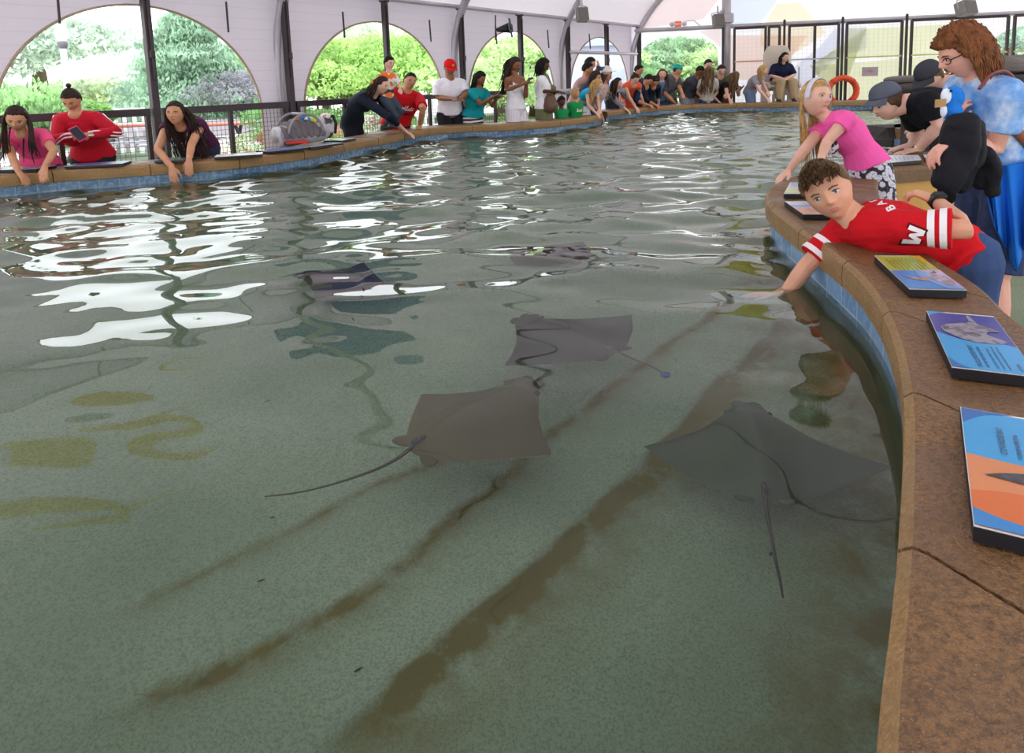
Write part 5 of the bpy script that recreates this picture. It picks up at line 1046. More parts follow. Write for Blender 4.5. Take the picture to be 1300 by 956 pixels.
planter(468, 148, 11, .7, .55, 'pale planter with white and brown blooms behind the leaning woman in navy', [('e9e4dc', (0, .22, .22, 500)), ('8a6a4a', (.08, .25, .12, 200)), ('6f9a52', (0, .05, .25, 200))], 'd6d0c8')
planter(648, 136, 14, .9, .45, 'tub of pale flowers behind the woman in teal', [('7fae4f', (0, .10, .3, 400)), ('e9d9d0', (.1, .2, .2, 260))], 'cfc6bc')
def low_wall(pts, D, z0, z1, t, c, lab, name='garden_wall'):
    a, b = PX(pts[0], D[0], 0), PX(pts[1], D[1], 0); g = M(); d = unit(V3(b[0] - a[0], b[1] - a[1], 0)); n = V3(-d[1], d[0], 0); g.plate([a + UP * z0, b + UP * z0, b + UP * z1, a + UP * z1], n, t); g.build(name, mat(c, .8, .12, 3, bmp=.01, bscale=20), label=lab, cat='wall')
low_wall((-60, 345), (17, 18.2), 0, .62, .4, '8d8790', 'long grey garden wall beyond the plaza tables')
low_wall((-60, 370), (24, 26), 0, .95, .3, 'b9a9a4', 'pale pinkish far wall behind the plaza tables')
def far_rail(x0, x1, D, lab):
    a, b = PX(x0, D, 0), PX(x1, D, 0); t = empty('white_railing', a, lab, 'railing'); g = M()
    for z in (1.05, .75, .45): g.bar(a + UP * z, b + UP * z, .05, .05)
    g.build('rails', mat('dcdce2', .5, .05), t)
    n = 5
    for k in range(n + 1): q = a + (b - a) * k / n; g = M(); g.bar(q, q + UP * 1.08, .06); g.build('railing_post', mat('d5d5db', .5, .05), t)
far_rail(128, 188, 14.5, 'white far railing right of the woman in red'); far_rail(35, 90, 14.5, 'white far railing left of the woman in red'); far_rail(396, 470, 15.5, 'white far railing in the second arch'); far_rail(515, 560, 15.5, 'white far railing behind the man in the red T-shirt')
def picnic(px, D, lab, yaw=.1, c='a05a4e'):
    b = PX(px, D, 0); t = empty('picnic_table', b, lab, 'table'); d = V3(math.cos(yaw), math.sin(yaw), 0); n = V3(-d[1], d[0], 0); g = M()
    for k in range(5): g.box(b + n * (k - 2) * .15 + UP * .74, (1.8, .14, .04), (d, n, UP))
    g.build('tabletop', mat(c, .6, .1), t)
    for s in (-1, 1):
        g = M(); g.box(b + n * s * .68 + UP * .44, (1.8, .26, .04), (d, n, UP)); g.build('bench', mat('9a9aa6', .6, .1), t)
        g = M(); q = b + d * s * .65; g.bar(q - n * .62, q + n * .22 + UP * .72, .05); g.bar(q + n * .62, q - n * .22 + UP * .72, .05); g.bar(q - n * .7 + UP * .41, q + n * .7 + UP * .41, .05); g.build('leg_frame', mat('3d3d45', .5), t)
picnic(262, 13.2, 'red-topped picnic table beyond the railing, right of the woman in plum', .12); picnic(175, 14.0, 'red-topped picnic table beyond the railing, left of the woman in plum', .12); picnic(60, 13.6, 'red-topped picnic table behind the girl in pink', .1)
def building():
    c = P(150, 60, 60); t = empty('building', V3(c[0], c[1], 0), 'pale distant building with horizontal bands in the leftmost arch', 'building'); g = M(); top = P(150, 42, 60)[2]; g.box((c[0], c[1], top / 2), (9, 5, top)); g.build('walls', mat('e9ecf2', .8, .02), t)
    for k in range(4): g = M(); g.box((c[0], c[1] - 2.52, top - 1.0 - k * 1.1), (8.4, .08, .45)); g.build('window_band', mat('bcc6d2', .3, .02), t)
    c = P(735, 95, 20); t = empty('building', V3(c[0], c[1], 0), 'pale service building with a flat fascia, seen through the fourth arch', 'building'); g = M(); top = P(745, 62, 20)[2]; g.box((c[0] + .35, c[1], top / 2), (2.3, 3, top)); g.build('walls', mat('c3cbe0', .7, .03), t); g = M(); g.box((c[0] + .35, c[1], top + .1), (2.5, 3.3, .2)); g.build('fascia', mat('aab4cc', .6, .03), t)
    g = M(); g.box((c[0] + .3, c[1] - 1.52, top * .45), (1.5, .06, top * .55)); g.build('shutter', mat('b3bcd6', .6, .03), t)
building()
# ------------------------------------------------------------------ things left on the left wall
def car_seat():
    c = PZ(366, 190, TOP) + V3(.05, .26, .028); d = unit(V3(.80, .60, 0)); n = unit(np.cross(UP, d)); t = empty('infant_car_seat', c, 'grey infant car seat with a ribbed canopy, left on the wall', 'car seat'); o = lambda a, b, z: c + d * a + n * b + UP * z
    g = M(); g.sweep([o(-.20, 0, .11), o(-.08, 0, .11), o(.10, 0, .10), o(.22, 0, .12)], [.15, .17, .17, .14], [.10, .095, .095, .10], n, 20); g.build('shell', mat('aaa5a8', .6, .15, 20), t, voxel=.012)
    g = M()
    for k in range(7): q = -.20 + k * .065; s = math.sin(math.pi * (k + 1.6) / 9) ; g.sweep([o(q, .17 * math.cos(w), .10 + .155 * s * math.sin(w)) for w in np.linspace(0, math.pi, 13)], .026, .03, None, 8)
    g.build('canopy', mat('6a6265', .8, .1, 8), t, voxel=.010, relax=4)
    g = M(); g.sweep([o(-.24, 0, .17), o(-.255, 0, .12), o(-.22, 0, .02)], [.13, .145, .12], [.03, .03, .03], n, 16); g.build('head_pad', mat('c5c2c4', .8, .12, 30), t, smooth=True)
    g = M(); g.sweep([o(-.18 * math.cos(w) * 1.0, -.0, .12 + .20 * math.sin(w)) + n * (-.19) for w in np.linspace(.1, math.pi - .1, 13)], .014, n=8); g.sweep([o(-.18 * math.cos(w), 0, .12 + .20 * math.sin(w)) + n * .19 for w in np.linspace(.1, math.pi - .1, 13)], .014, n=8)
    g.sweep([o(.0, -.19, .32), o(0, .19, .32)], .016, n=8); g.build('handle', mat('8d898c', .4), t, smooth=True)
    g = M(); g.sweep([o(-.20, -.165, .035), o(-.10, -.185, .04), o(0, -.18, .035)], [.016] * 3, [.014] * 3, UP, 10); g.build('red_grip', mat('d02a20', .4), t, smooth=True)
    for k, (a, z, cc, r) in enumerate(((-.03, .27, 'f0782a', .024), (.02, .285, '3f8fe0', .03), (.06, .26, 'f2f2f2', .024), (.085, .25, '2a6fd0', .03), (.12, .255, 'c8dc3a', .032), (.15, .235, 'e8d838', .022))): g = M(); g.ell(o(a, -.04, z), (r, r * .9, r), nu=12, nv=8); g.build('toy', mat(cc, .4), t, smooth=True)
    c2 = PZ(398, 182, TOP) + V3(.05, .28, .03); o2 = lambda a, b, z: c2 + d * a + n * b + UP * z; t = empty('backpack', c2, 'black and white bag standing right of the grey car seat', 'bag')
    g = M(); g.ell(o2(0, 0, .13), (.12, .10, .13), (d, n, UP), 20, 14); g.ell(o2(0, -.05, .09), (.10, .08, .09), (d, n, UP), 16, 10); g.build('body', mat('b9b5b8', .8, .2, 12, c2='4a4648', mask=(.48, .54)), t, voxel=.01, wr=.006)
    g = M(); g.sweep([o2(.05, 0, .24), o2(.12, 0, .25), o2(.15, 0, .16), o2(.13, 0, .06)], .014, .02, n, 8); g.build('strap', mat('222024', .7), t, smooth=True)
    g = M(); g.ell(o2(.02, -.02, .255), (.06, .05, .04), nu=12, nv=8); g.build('blanket', mat('efe4e4', .9, .1, 30, c2='d06a6a', mask=(.56, .6)), t, smooth=True)
car_seat()
# ------------------------------------------------------------------ the visitors
LX = np.array([p[0] for p in left_px + far_px]); LY = np.array([p[1] for p in left_px + far_px])
def WY(x): return float(np.interp(x, LX, LY))
def WD(x): return float(PZ(x, WY(x), TOP)[1])
def onwall(x, dy=-1.0, dz=.02): p = PZ(x, WY(x) + dy, TOP); return p + UP * dz
def hairL(c, n=22, L=2.2, r=.10, **k): d = dict(c=c, t=.06, locks=[dict(n=n, length=L, r=r, yr=(-1, .25), zr=(-.2, .8))]); d.update(k); return d
def shorth(c, **k): d = dict(c=c, t=.035, front=.27, back=-.22, side=.02, lump=.010); d.update(k); return d
def phone(c, d, up, col, label, s=1.0):
    d = unit(d); u = perp(np.asarray(up, float), d); l = np.cross(u, d); t = empty('phone', c, label, 'phone'); g = M(); g.box(c, (.072 * s, .140 * s, .010), (l, d, u), bev=.004); g.build('case', mat(col, .35, .05), t)
    g = M(); g.box(c + u * .0056, (.062 * s, .118 * s, .001), (l, d, u)); g.build('screen', mat('1d2430', .1, .05), t)
def FD(v): return v
# --- left bank, front to back
def strokes(n, step, h, w):            # blurred script: only its slanting strokes can be made out
    v, f = [], []
    for k in range(n):
        x = (k - (n - 1) / 2) * step; hh_ = h * (1, .6, .75, .55, .9)[k % 5]; a = len(v)
        v += [(x - w, -h * .3, 0), (x + w * .6, -h * .3, 0), (x + w * 2.2, hh_ - h * .3, 0), (x + w * .6, hh_ - h * .3, 0)]; f.append((a, a + 1, a + 2, a + 3))
        if k < n - 1: a = len(v); v += [(x, -h * .3, 0), (x + step, -h * .18, 0), (x + step, -h * .08, 0), (x, -h * .2, 0)]; f.append((a, a + 1, a + 2, a + 3))
    return np.array(v, float), f
def left_people():
    G = 'visitors along the left pool wall'
    # girl in pink
    Dw = WD(20); b = person('girl in a pink T-shirt reaching into the water at the left edge', (21, 150), Dw + .18, 1.46, (.25, -1), gaze=V3(.45, -1, -.55), tilt=-.12, L=onwall(60, 2) + V3(0, -.02, .03), R=P(31, 239, Dw - .14), poleL=V3(1, .2, -.2), hd=((V3(.05, -.5, -1), V3(0, -1, .2)), V3(.5, -.1, -.6)), fem=True, kid=.4, skin='tan', vox=.006,
               top=dict(c='e2507f', sleeve=.55, hem=-.05), bottom=dict(c='333a55', length=1.9), hair=dict(c='dark', t=.045, front=.27, side=-.05, locks=[dict(n=60, length=2.0, r=.05, yr=(-.5, .15), zr=(-.3, .2), xmin=.75, ymax=.75, drift=(0, .75, 0), wave=.02, out=.3)]), lid=.25)
    # woman in red
    Dw = WD(90); b = person('woman in a red track jacket with white sleeve stripes looking at her phone', (91, 126), Dw + .50, 1.54, (.12, -1), gaze=V3(.1, -1, -.75), L=P(113, 171, Dw + .32), R=P(96, 172, Dw + .30), poleL=V3(1.2, .1, -.5), poleR=V3(-1.2, .1, -.5), hd=(V3(-.8, -.3, .1), V3(.8, -.35, .1)), fem=True, fat=1.16, skin='tan', vox=.006, curl=(.5, .5),
               top=dict(c='b8182c', sleeve=1.88, hem=-.10, bust=1.2, name='track_jacket'), bottom=dict(c='26262c', length=1.9), hair=dict(c='dark', t=.035, front=.25, side=0, back=-.25, bun=(0, -.25, .56, .11)), lid=.45)
    for k in 'LR':
        for off in (-.012, .012):
            g = M(); s, e, w = b.sh[k], b.el[k], b.wr[k]; sd = unit(np.cross(UP, unit(w - e))); fr = V3(.05, -1, .25)
            path = [s + unit(s - b.bez(.9)) * .05 + UP * .03, s * .5 + e * .5 + unit(b.lt * (1 if k == 'L' else -1)) * .058, e + unit(e - (s + w) / 2) * .05, e * .5 + w * .5 + fr * .043, w * .92 + e * .08 + fr * .036]; path = [p + UP * off * 1.3 for p in smooth_path(path, 6)]
            g.sweep(path, .007, .010, fr, 6); g.build('sleeve_stripe', cloth('f1eef0'), b.root, smooth=True)
    phone(P(99, 170, Dw + .24), V3(-.5, .1, .55), V3(.1, -.5, .7), 'c22058', 'crimson phone held by the woman in the red track jacket', 1.1)
    # woman in plum
    Dw = WD(222); b = person('long-haired woman in a plum top leaning both arms over the wall', (223, 144), Dw + .22, 1.58, (.05, -1), gaze=V3(.1, -1, .0), L=P(240, 203, Dw - .05), R=P(218, 212, Dw - .12), elL=P(243, 184, Dw + .12), elR=P(200, 190, Dw + .08), hd=((V3(0, -.25, -1), V3(0, -1, .2)), (V3(.15, -.2, -1), V3(0, -1, .2))), fem=True, skin='tan', vox=.0055, curl=(.15, .15),
               top=dict(c='4a1d3d', sleeve=.22, hem=-.08, bust=.95, name='top'), bottom=dict(c='2c3350', length=1.9), hair=dict(c='dark', t=.055, front=.29, side=-.1, back=-.3, locks=[dict(n=150, length=2.5, r=.036, yr=(-1, .12), zr=(-.3, .6), drift=(.30, 0, 0), wave=.03)]), lid=.85)
    g = M(); cc = b.neck + b.chestf * .07 - UP * .06; g.sweep([b.neck + b.lt * .05 + b.chestf * .045, cc - UP * .07 + b.chestf * .03, b.neck - b.lt * .05 + b.chestf * .045], .0035, n=6); g.build('necklace', mat('c9c0b0', .3), b.root, smooth=True)
    # second row: navy woman
    x = 483; Dw = WD(x); b = person('woman in a navy top bending far over the wall, arm towards the water', (484, 108), Dw + .40, 1.62, (1, -.25), gaze=V3(1, -.25, -.35), pelvis=P(447, 156, Dw + .95), neck=P(474, 121, Dw + .48), R=P(515, 167, WD(515) - .08), elR=P(495, 149, Dw + .15), L=onwall(505, -2) + V3(0, .12, .03), hd=(None, V3(1, -.2, -.55)), fem=True, skin='light', vox=.009,
               top=dict(c='1b2130', sleeve=1.45, hem=-.02, bust=.8), bottom=dict(c='1c1e28', length=1.95), hair=dict(c='dark', t=.05, locks=[dict(n=30, length=1.5, r=.09, yr=(-1, -.1), zr=(-.3, .5), drift=(0, -.5, 0), wave=.08)]))
    g = M(); q = b.bez(.02); g.sweep([q + b.lt * .13 + b.chestf * .05, q + b.lt * .15 - b.chestf * .02 + b.spd * .01, q + b.lt * .10 - b.chestf * .09], .010, .028, b.spd, 8); g.build('shirt_tail', cloth('e4e4ea'), b.root, smooth=True)
    # small boy standing up on the wall
    Dk = WD(494) + .30; b = person('small boy in orange and white standing up behind the bending woman in navy', (494, 80), Dk, 1.03, (.9, -.5), gaze=V3(.8, -.7, -.25), pelvis=P(491, 124, Dk + .02), feet={'L': P(497, 158, Dk), 'R': P(489, 159, Dk + .05)}, kid=1.1, skin='light', vox=.009, L=P(508, 112, Dk - .08), R=P(478, 110, Dk), elL=P(506, 103, Dk), top=dict(c='e9e2dc', sleeve=1.5, hem=0, m=mat('f0782a', .8, .1, 9, c2='e9e4e0', mask=(.49, .51))), bottom=dict(c='3f4a57', length=1.9, name='overalls', waist=.7), hair=shorth('black', t=.05), cheer=1)
    # man in red T-shirt
    x = 521; Dw = WD(x); b = person('man in a red T-shirt with white script leaning one hand on the wall', (520.5, 102.5), Dw + .42, 1.72, (.30, -1), gaze=V3(.55, -1, -.2), tilt=-.25, pelvis=P(502, 160, Dw + .62), neck=P(516, 116, Dw + .47), L=onwall(533, -.5) + V3(0, .03, .035), elL=P(537, 138, Dw + .2), R=P(505, 140, Dw + .6), hd=((V3(0, -.4, -1), V3(.3, -1, .2)), None), fat=1.12, skin='tan', vox=.009,
               top=dict(c='c01420', sleeve=.80, hem=-.10, loose=1.2), bottom=dict(c='23252f', length=1.9), hair=shorth('black', t=.025), cheer=2)
    v, f = strokes(9, .030, .075, .010)
    decal('shirt_lettering', v, f, b.top, b.bez(.66), b.lt, b.spd, -b.chestf, cloth('e9e4e8'), b.top)
    g2 = poly_geo([(-.17, .02), (.15, -.02), (.17, -.035), (.0, -.03), (-.17, .0)]); decal('shirt_swash', *g2, b.top, b.bez(.55), b.lt, b.spd, -b.chestf, cloth('23202a'), b.top)
    # man with the red cap
    x = 571; Dw = WD(x); b = person('man in a white T-shirt and red cap looking at a phone', (571, 86), Dw + .60, 1.76, (.45, -1), gaze=V3(.6, -1, -.45), L=P(585, 125, Dw + .30), R=P(577, 126, Dw + .28), elR=P(556, 124, Dw + .55), elL=P(592, 119, Dw + .6), hd=(V3(-.4, -.6, 0), V3(.8, -.3, 0)), skin='brown', vox=.009, fat=1.05, top=dict(c='e9e6ee', sleeve=.8, hem=-.12, loose=1.14), bottom=dict(c='1d2026', length=1.95), hair=shorth('black', t=.02))
    cap_hat(b, 'cf1820', tilt=.05); g = M(); p = b.c0 + (b.Ah[1] * .44 + b.Ah[2] * .16) * b.hh; g.ell(p, (.02, .008, .022), b.Ah, 12, 8); g.build('cap_badge', mat('4f8a4a', .5, .2, 60, c2='d8c060', mask=(.5, .55)), b.root, smooth=True)
    phone(P(582, 123, Dw + .24), V3(.4, -.4, .3), V3(0, -.5, 1), '1c1c20', 'black phone held by the man in the red cap')
    g = M(); p = b.bez(-.01) + b.chestf * .115; g.box(p - UP * .015, (.10, .03, .06), (b.lt, b.chestf, UP), bev=.01); g.build('belt_pouch', mat('6a5f48', .7), b.root)
    # woman in teal
    x = 606; Dw = WD(x); b = person('woman in a teal blouse and zebra-striped skirt holding a phone', (609, 100), Dw + .55, 1.58, (.85, -.6), gaze=V3(.9, -.5, -.5), R=P(626, 123, Dw + .30), elR=P(611, 132, Dw + .4), L=P(630, 125, Dw + .4), hd=(V3(.8, -.3, .3), V3(.8, -.2, .3)), fem=True, skin='brown', vox=.009, fat=1.1,
               top=dict(c='0f8f95', sleeve=.62, hem=.09, loose=1.25, flare=.04, name='blouse', bust=.9), bottom=dict(kind='skirt', length=.7, m=zebra()), hair=hairL('black', 30, 1.5, .11, yr=0) if False else dict(c='black', t=.08, lump=.03, locks=[dict(n=34, length=1.25, r=.11, yr=(-1, .1), zr=(-.3, .6), wave=.12)]))
    phone(P(631, 121, Dw + .28), V3(.5, -.2, .6), V3(-.7, -.2, .5), '2a2a30', 'dark phone held by the woman in teal')
    t = empty('handbag', P(596, 143, Dw + .7), 'tan shoulder bag behind the woman in teal', 'bag'); g = M(); c = P(596, 128, Dw + .7); g.ell(c, (.10, .07, .16), nu=16, nv=12); g.build('body', mat('a8684c', .6), t, smooth=True); g = M(); g.sweep([c + V3(.05, 0, .12), P(602, 106, Dw + .6), c + V3(-.05, 0, .13)], .010, n=6); g.build('strap', mat('8a5238', .6), t, smooth=True)
    # white jumpsuit
    x = 650; Dw = WD(x); b = person('long-haired woman in a white strapless jumpsuit holding up a blue phone', (653, 82), Dw + .55, 1.72, (.80, -.7), gaze=V3(.8, -.5, -.45), R=P(664, 107, Dw + .28), elR=P(643, 114, Dw + .45), L=P(668, 106, Dw + .36), hd=(V3(.4, -.3, .5), V3(.8, -.2, .3)), fem=True, skin='brown', vox=.009,
               top=dict(c='e8e4e8', strap=True, hem=-.05, topcut=.72, bust=.95, name='jumpsuit_top', yoke=False, sleeve=0), bottom=dict(c='e6e2e6', length=1.95, wide=1.6, name='jumpsuit_legs', m=stripes_mat('e9e6ea', 'cfcad4', 14)), hair=dict(c='dark', t=.055, locks=[dict(n=34, length=2.6, r=.10, yr=(-1, .2), zr=(-.3, .6), drift=(0, -.15, 0))]))
    phone(P(671, 99, Dw + .26), V3(.2, -.1, 1), V3(-1, 0, .3), '3a6fd0', 'blue phone held up by the woman in white')
    # olive dress
    x = 690; Dw = WD(x); b = person('woman in an olive dress and white cardigan with a brown handbag', (689, 83), Dw + .55, 1.70, (1, -.3), gaze=V3(1, -.2, -.55), R=P(702, 116, Dw + .30), elR=P(686, 116, Dw + .45), L=P(706, 116, Dw + .45), hd=(V3(.9, 0, -.1), V3(.9, 0, 0)), fem=True, skin='dark', vox=.009,
               top=dict(c='f0eef2', sleeve=1.3, hem=-.05, loose=1.18, name='cardigan'), bottom=dict(kind='skirt', c='6f7355', length=1.6, waist=.5, name='dress'), hair=dict(c='black', t=.06, lump=.02, locks=[dict(n=22, length=.9, r=.11, yr=(-1, .3), zr=(-.3, .3), wave=.1)]))
    g = M(); ts = [0, .2, .4, .6, .8, .93]; g.sweep([b.bez(t) + b.chestf * .025 for t in ts], [tor(t, True, 1)[0] * 1.72 * .86 for t in ts], [tor(t, True, 1)[1] * 1.72 * 1.12 for t in ts], b.lt, 18); g.ell(b.bez(.62) + b.chestf * .09, (.12, .06, .07), nu=12, nv=8); g.build('dress_bodice', cloth('6f7355'), b.root, voxel=.01)
    t = empty('handbag', P(698, 148, Dw + .4), 'brown slouchy handbag hanging from the arm of the woman in olive', 'bag'); g = M(); c = P(699, 131, Dw + .38); g.ell(c, (.10, .08, .15), nu=16, nv=12); g.ell(c - UP * .05, (.12, .09, .11), nu=16, nv=10); g.build('body', mat('6b5344', .6, .2, 8), t, voxel=.012, wr=.008); g = M(); g.sweep([c + V3(.05, 0, .12), P(697, 114, Dw + .36), c + V3(-.05, 0, .12)], .010, n=6); g.build('strap', mat('5a4334', .6), t, smooth=True)
    # two children in green
    x = 713; Dw = WD(x); person('smallest child in a green and white shirt, resting on the wall', (712.5, 129), Dw + .42, 1.05, (.5, -.8), gaze=V3(.6, -1, -.5), L=onwall(722, -3) + V3(0, .1, .03), R=onwall(714, -3) + V3(0, .12, .03), kid=1.2, skin='dark', vox=.010, top=dict(c='1f8a4c', sleeve=.7, hem=-.1), bottom=dict(c='9a958c', length=1), hair=shorth('black', t=.03))
    x = 729; Dw = WD(x); b = person('blond child in a green shirt with white lettering, looking down', (730, 119), Dw + .42, 1.20, (.7, -.9), gaze=V3(.5, -1, -.3), L=onwall(741, -2) + V3(0, .05, .03), R=onwall(726, -3) + V3(0, .1, .03), kid=1, skin='tan', vox=.010, top=dict(c='178a45', sleeve=1.3, hem=-.1, loose=1.2), bottom=dict(c='c8cad2', length=1), hair=shorth('blond', t=.03))
    v, f = strokes(5, .024, .055, .009); decal('shirt_lettering', v, f, b.top, b.bez(.6), b.lt, b.spd, -b.chestf, cloth('e6ecdc'), b.top)
    # photographing man and neighbours
    x = 745; Dw = WD(757); b = person('dark-haired man in a pinkish shirt holding a camera to his face', (746, 88), Dw + 1.0, 1.74, (.9, -.4), gaze=V3(1, -.3, -.25), R=P(757, 88, Dw + .8), L=P(760, 88, Dw + .85), elR=P(752, 101, Dw + .8), skin='tan', vox=.011, top=dict(c='b58d8c', sleeve=.6, hem=-.1), bottom=dict(c='3a3f55', length=1.9), hair=shorth('black', t=.07, lump=.02))
    t = empty('camera', P(760, 88, Dw + .72), 'black camera held by the dark-haired man in the pinkish shirt', 'camera'); g = M(); c = P(760, 87, Dw + .72); g.box(c, (.13, .06, .09), (V3(.3, 1, 0), V3(1, -.3, 0), UP), bev=.012); g.build('camera_body', mat('202226', .4), t); g = M(); g.sweep([c + V3(.02, -.02, 0), c + V3(.11, -.05, -.01)], [.034, .038], n=12); g.build('lens', mat('2a4f9a', .3), t, smooth=True)
    person('taller man just behind the photographing man', (749, 81), Dw + 1.35, 1.80, (.9, -.4), skin='tan', vox=.012, fem=False, top=dict(c='8f8a90', sleeve=.6), bottom=dict(c='3a3f55'), hair=shorth('black', t=.05))
    x = 753; b = person('dark-haired woman in a charcoal top between the photographing man and the blond girl', (756, 98), Dw + .62, 1.62, (.9, -.5), gaze=V3(1, -.4, -.4), L=onwall(775, -4) + V3(0, .2, .04), R=P(752, 128, Dw + .5), fem=True, skin='tan', vox=.011, fat=1.15, top=dict(c='353a46', sleeve=.7, hem=-.12, loose=1.15), bottom=dict(c='2a2c38'), hair=hairL('dark', 22, 1.4, .12))
    person('person with a cream sun hat leaning past the blond girl', (770, 96), Dw + .75, 1.60, (.9, -.4), gaze=V3(1, -.3, -.5), fem=True, skin='tan', vox=.011, L=onwall(783, -3) + V3(0, .25, .04), top=dict(c='c9a9a2', sleeve=.5), bottom=dict(c='4a5570'), hair=hairL('brown', 12, .8, .12)); 
    b = None
    c = P(770, 91.5, Dw + .72); t = empty('sun_hat', c - UP * .0, 'cream sun hat on the person beyond the blond girl', 'hat'); g = M(); g.ell(c + UP * .03, (.095, .11, .085), nu=18, nv=10); g.build('crown', cloth('ddd3c6'), t, smooth=True); g = M(); g.sweep([c + UP * .004, c + UP * .012], [.17, .16], [.17, .16], V3(1, 0, 0), 24, rnd=False); g.build('brim', cloth('ddd3c6'), t, smooth=True)
    x = 758; Dw = WD(759); b = person('blond girl in a turquoise top and white skirt leaning on both arms', (758, 108), Dw + .18, 1.34, (.95, -.5), gaze=V3(1, -.2, -.4), pelvis=P(739, 133, Dw + .62), L=onwall(762, .5) + V3(0, .03, .02), R=onwall(757, 0) + V3(0, .05, .02), fem=True, kid=.6, skin='light', vox=.010, top=dict(c='1fa6cf', sleeve=.12, hem=-.02), bottom=dict(kind='skirt', c='e9e6ee', length=.6, wide=1.2), hair=hairL('blond', 34, 1.9, .10))
    Dw = WD(800)
    person('woman with long dark hair in a grey cardigan reaching down to the water', (784, 106), WD(788) + .22, 1.60, (.8, -.7), gaze=V3(1, -.4, -.2), pelvis=P(777, 126, WD(785) + .75), R=P(797, 141, WD(797) - .12), L=onwall(806, -2) + V3(0, .12, .03), fem=True, skin='light', vox=.011, top=dict(c='8a8a90', sleeve=1.8, hem=-.05), bottom=dict(c='2a2d3a'), hair=hairL('dark', 24, 1.9, .11))
    person('woman in an orange sleeveless top leaning over with both hands', (806, 100), WD(806) + .2, 1.66, (.5, -.85), gaze=V3(.5, -1, -.9), pelvis=P(797, 124, WD(800) + .8), R=P(809, 140, WD(809) - .12), L=onwall(818, -1) + V3(0, .05, .03), fem=True, skin='light', vox=.011, top=dict(c='e2603f', sleeve=.15, hem=-.08), bottom=dict(c='c8452e', kind='skirt', length=.7), hair=dict(c='dark', t=.04, bun=(-.1, -.3, .42, .12)))
    person('dark-haired person behind the woman in orange', (811, 89), WD(811) + .95, 1.68, (.8, -.6), skin='tan', vox=.012, top=dict(c='3a3540'), bottom=dict(c='2a2d3a'), hair=shorth('black', t=.06))
    person('person in a dark blue shirt bending low over the wall', (823, 101), WD(823) + .35, 1.74, (.9, -.5), gaze=V3(.7, -.6, -.9), pelvis=P(812, 121, WD(812) + .8), L=onwall(826, -1) + V3(0, .1, .03), R=onwall(822, 0) + V3(0, .05, .03), skin='tan', vox=.011, top=dict(c='22304e', sleeve=1.3, loose=1.15), bottom=dict(c='4a4440', length=1.0), hair=shorth('black'))
    person('curly dark-haired person bending over beside the long-haired girl in denim', (831, 103), WD(831) + .25, 1.60, (.6, -.8), gaze=V3(.5, -.8, -1), pelvis=P(822, 122, WD(822) + .9), L=onwall(837, -1) + V3(0, .05, .03), R=onwall(831, 0) + V3(0, .05, .03), skin='tan', vox=.011, top=dict(c='1e2430', sleeve=1.6), bottom=dict(c='4a4440'), hair=shorth('dark', t=.09, lump=.03))
    person('long-haired girl in a denim jacket over a grey top, looking back', (841, 94), WD(841) + .6, 1.62, (.2, -1), gaze=V3(-.2, -1, -.1), L=onwall(852, -2) + V3(0, .15, .03), R=onwall(838, -2) + V3(0, .1, .03), fem=True, skin='light', vox=.011, top=dict(c='5f7f9f', sleeve=1.6, hem=.05, name='denim_jacket'), bottom=dict(c='25406a'), hair=hairL('brown', 30, 2.2, .11))
    b = person('heavy man in a grey T-shirt with a turquoise cap worn backwards', (860, 89), WD(860) + .62, 1.76, (.75, -.6), gaze=V3(1, -.5, -.2), L=onwall(871, 0) + V3(0, .05, .03), R=onwall(857, -1) + V3(0, .1, .03), skin='tan', vox=.011, fat=1.35, top=dict(c='55565e', sleeve=.8, hem=-.14, loose=1.2), bottom=dict(c='3a3c45', length=1.0), hair=shorth('dark', t=.02)); cap_hat(b, '1fa398', backwards=True)
    person('man in a dark grey T-shirt and plaid shorts looking down', (888.5, 90), WD(888) + .55, 1.74, (.5, -.9), gaze=V3(.6, -.8, -.9), L=onwall(893, -2) + V3(0, .15, .05), R=onwall(889, -2) + V3(0, .15, .05), skin='brown', vox=.011, fat=1.1, top=dict(c='4a4d57', sleeve=.75, hem=-.02, loose=1.15), bottom=dict(m=plaid(), length=.95), hair=shorth('black', t=.025))
    person('girl with long brown hair in a cream T-shirt seen from behind', (900, 91), WD(900) + .42, 1.60, (-.1, -1), gaze=V3(.6, .4, -.2), L=onwall(903, -1) + V3(0, .1, .03), R=onwall(898, -1) + V3(0, .1, .03), fem=True, skin='light', vox=.011, top=dict(c='d2ccc2', sleeve=.6), bottom=dict(c='2f4a80', length=.6), hair=hairL('ltbrown', 26, 2.6, .11, front=.2))
    person('dark-haired person hidden behind the girl in cream', (899, 82), WD(899) + 1.0, 1.78, (.2, -1), skin='light', vox=.012, top=dict(c='9a9498'), bottom=dict(c='2a2d3a'), hair=shorth('dark', t=.05))
    person('young man in an olive T-shirt leaning both hands on the wall', (916, 89), WD(916) + .55, 1.76, (.05, -1), gaze=V3(0, -1, -.5), L=onwall(923, 0) + V3(0, .06, .03), R=onwall(912, -1) + V3(0, .06, .03), skin='light', vox=.011, top=dict(c='66664f', sleeve=.75, hem=-.1, loose=1.15), bottom=dict(c='2a2d35'), hair=shorth('dark', t=.05))
    b = person('girl in black with very long light brown hair holding a phone', (933, 97), WD(933) + .5, 1.58, (.5, -.8), gaze=V3(.9, .2, -.4), L=P(939, 113, WD(935) + .4), R=onwall(928, 0) + V3(0, .06, .03), fem=True, skin='light', vox=.011, top=dict(c='17181d', sleeve=.5), bottom=dict(c='1c1d24'), hair=hairL('ltbrown', 34, 3.0, .11, front=.2))
    phone(P(942, 111.5, WD(935) + .36), V3(.6, 0, .7), V3(-.7, 0, .6), '17181c', 'black phone held by the long-haired girl in black')
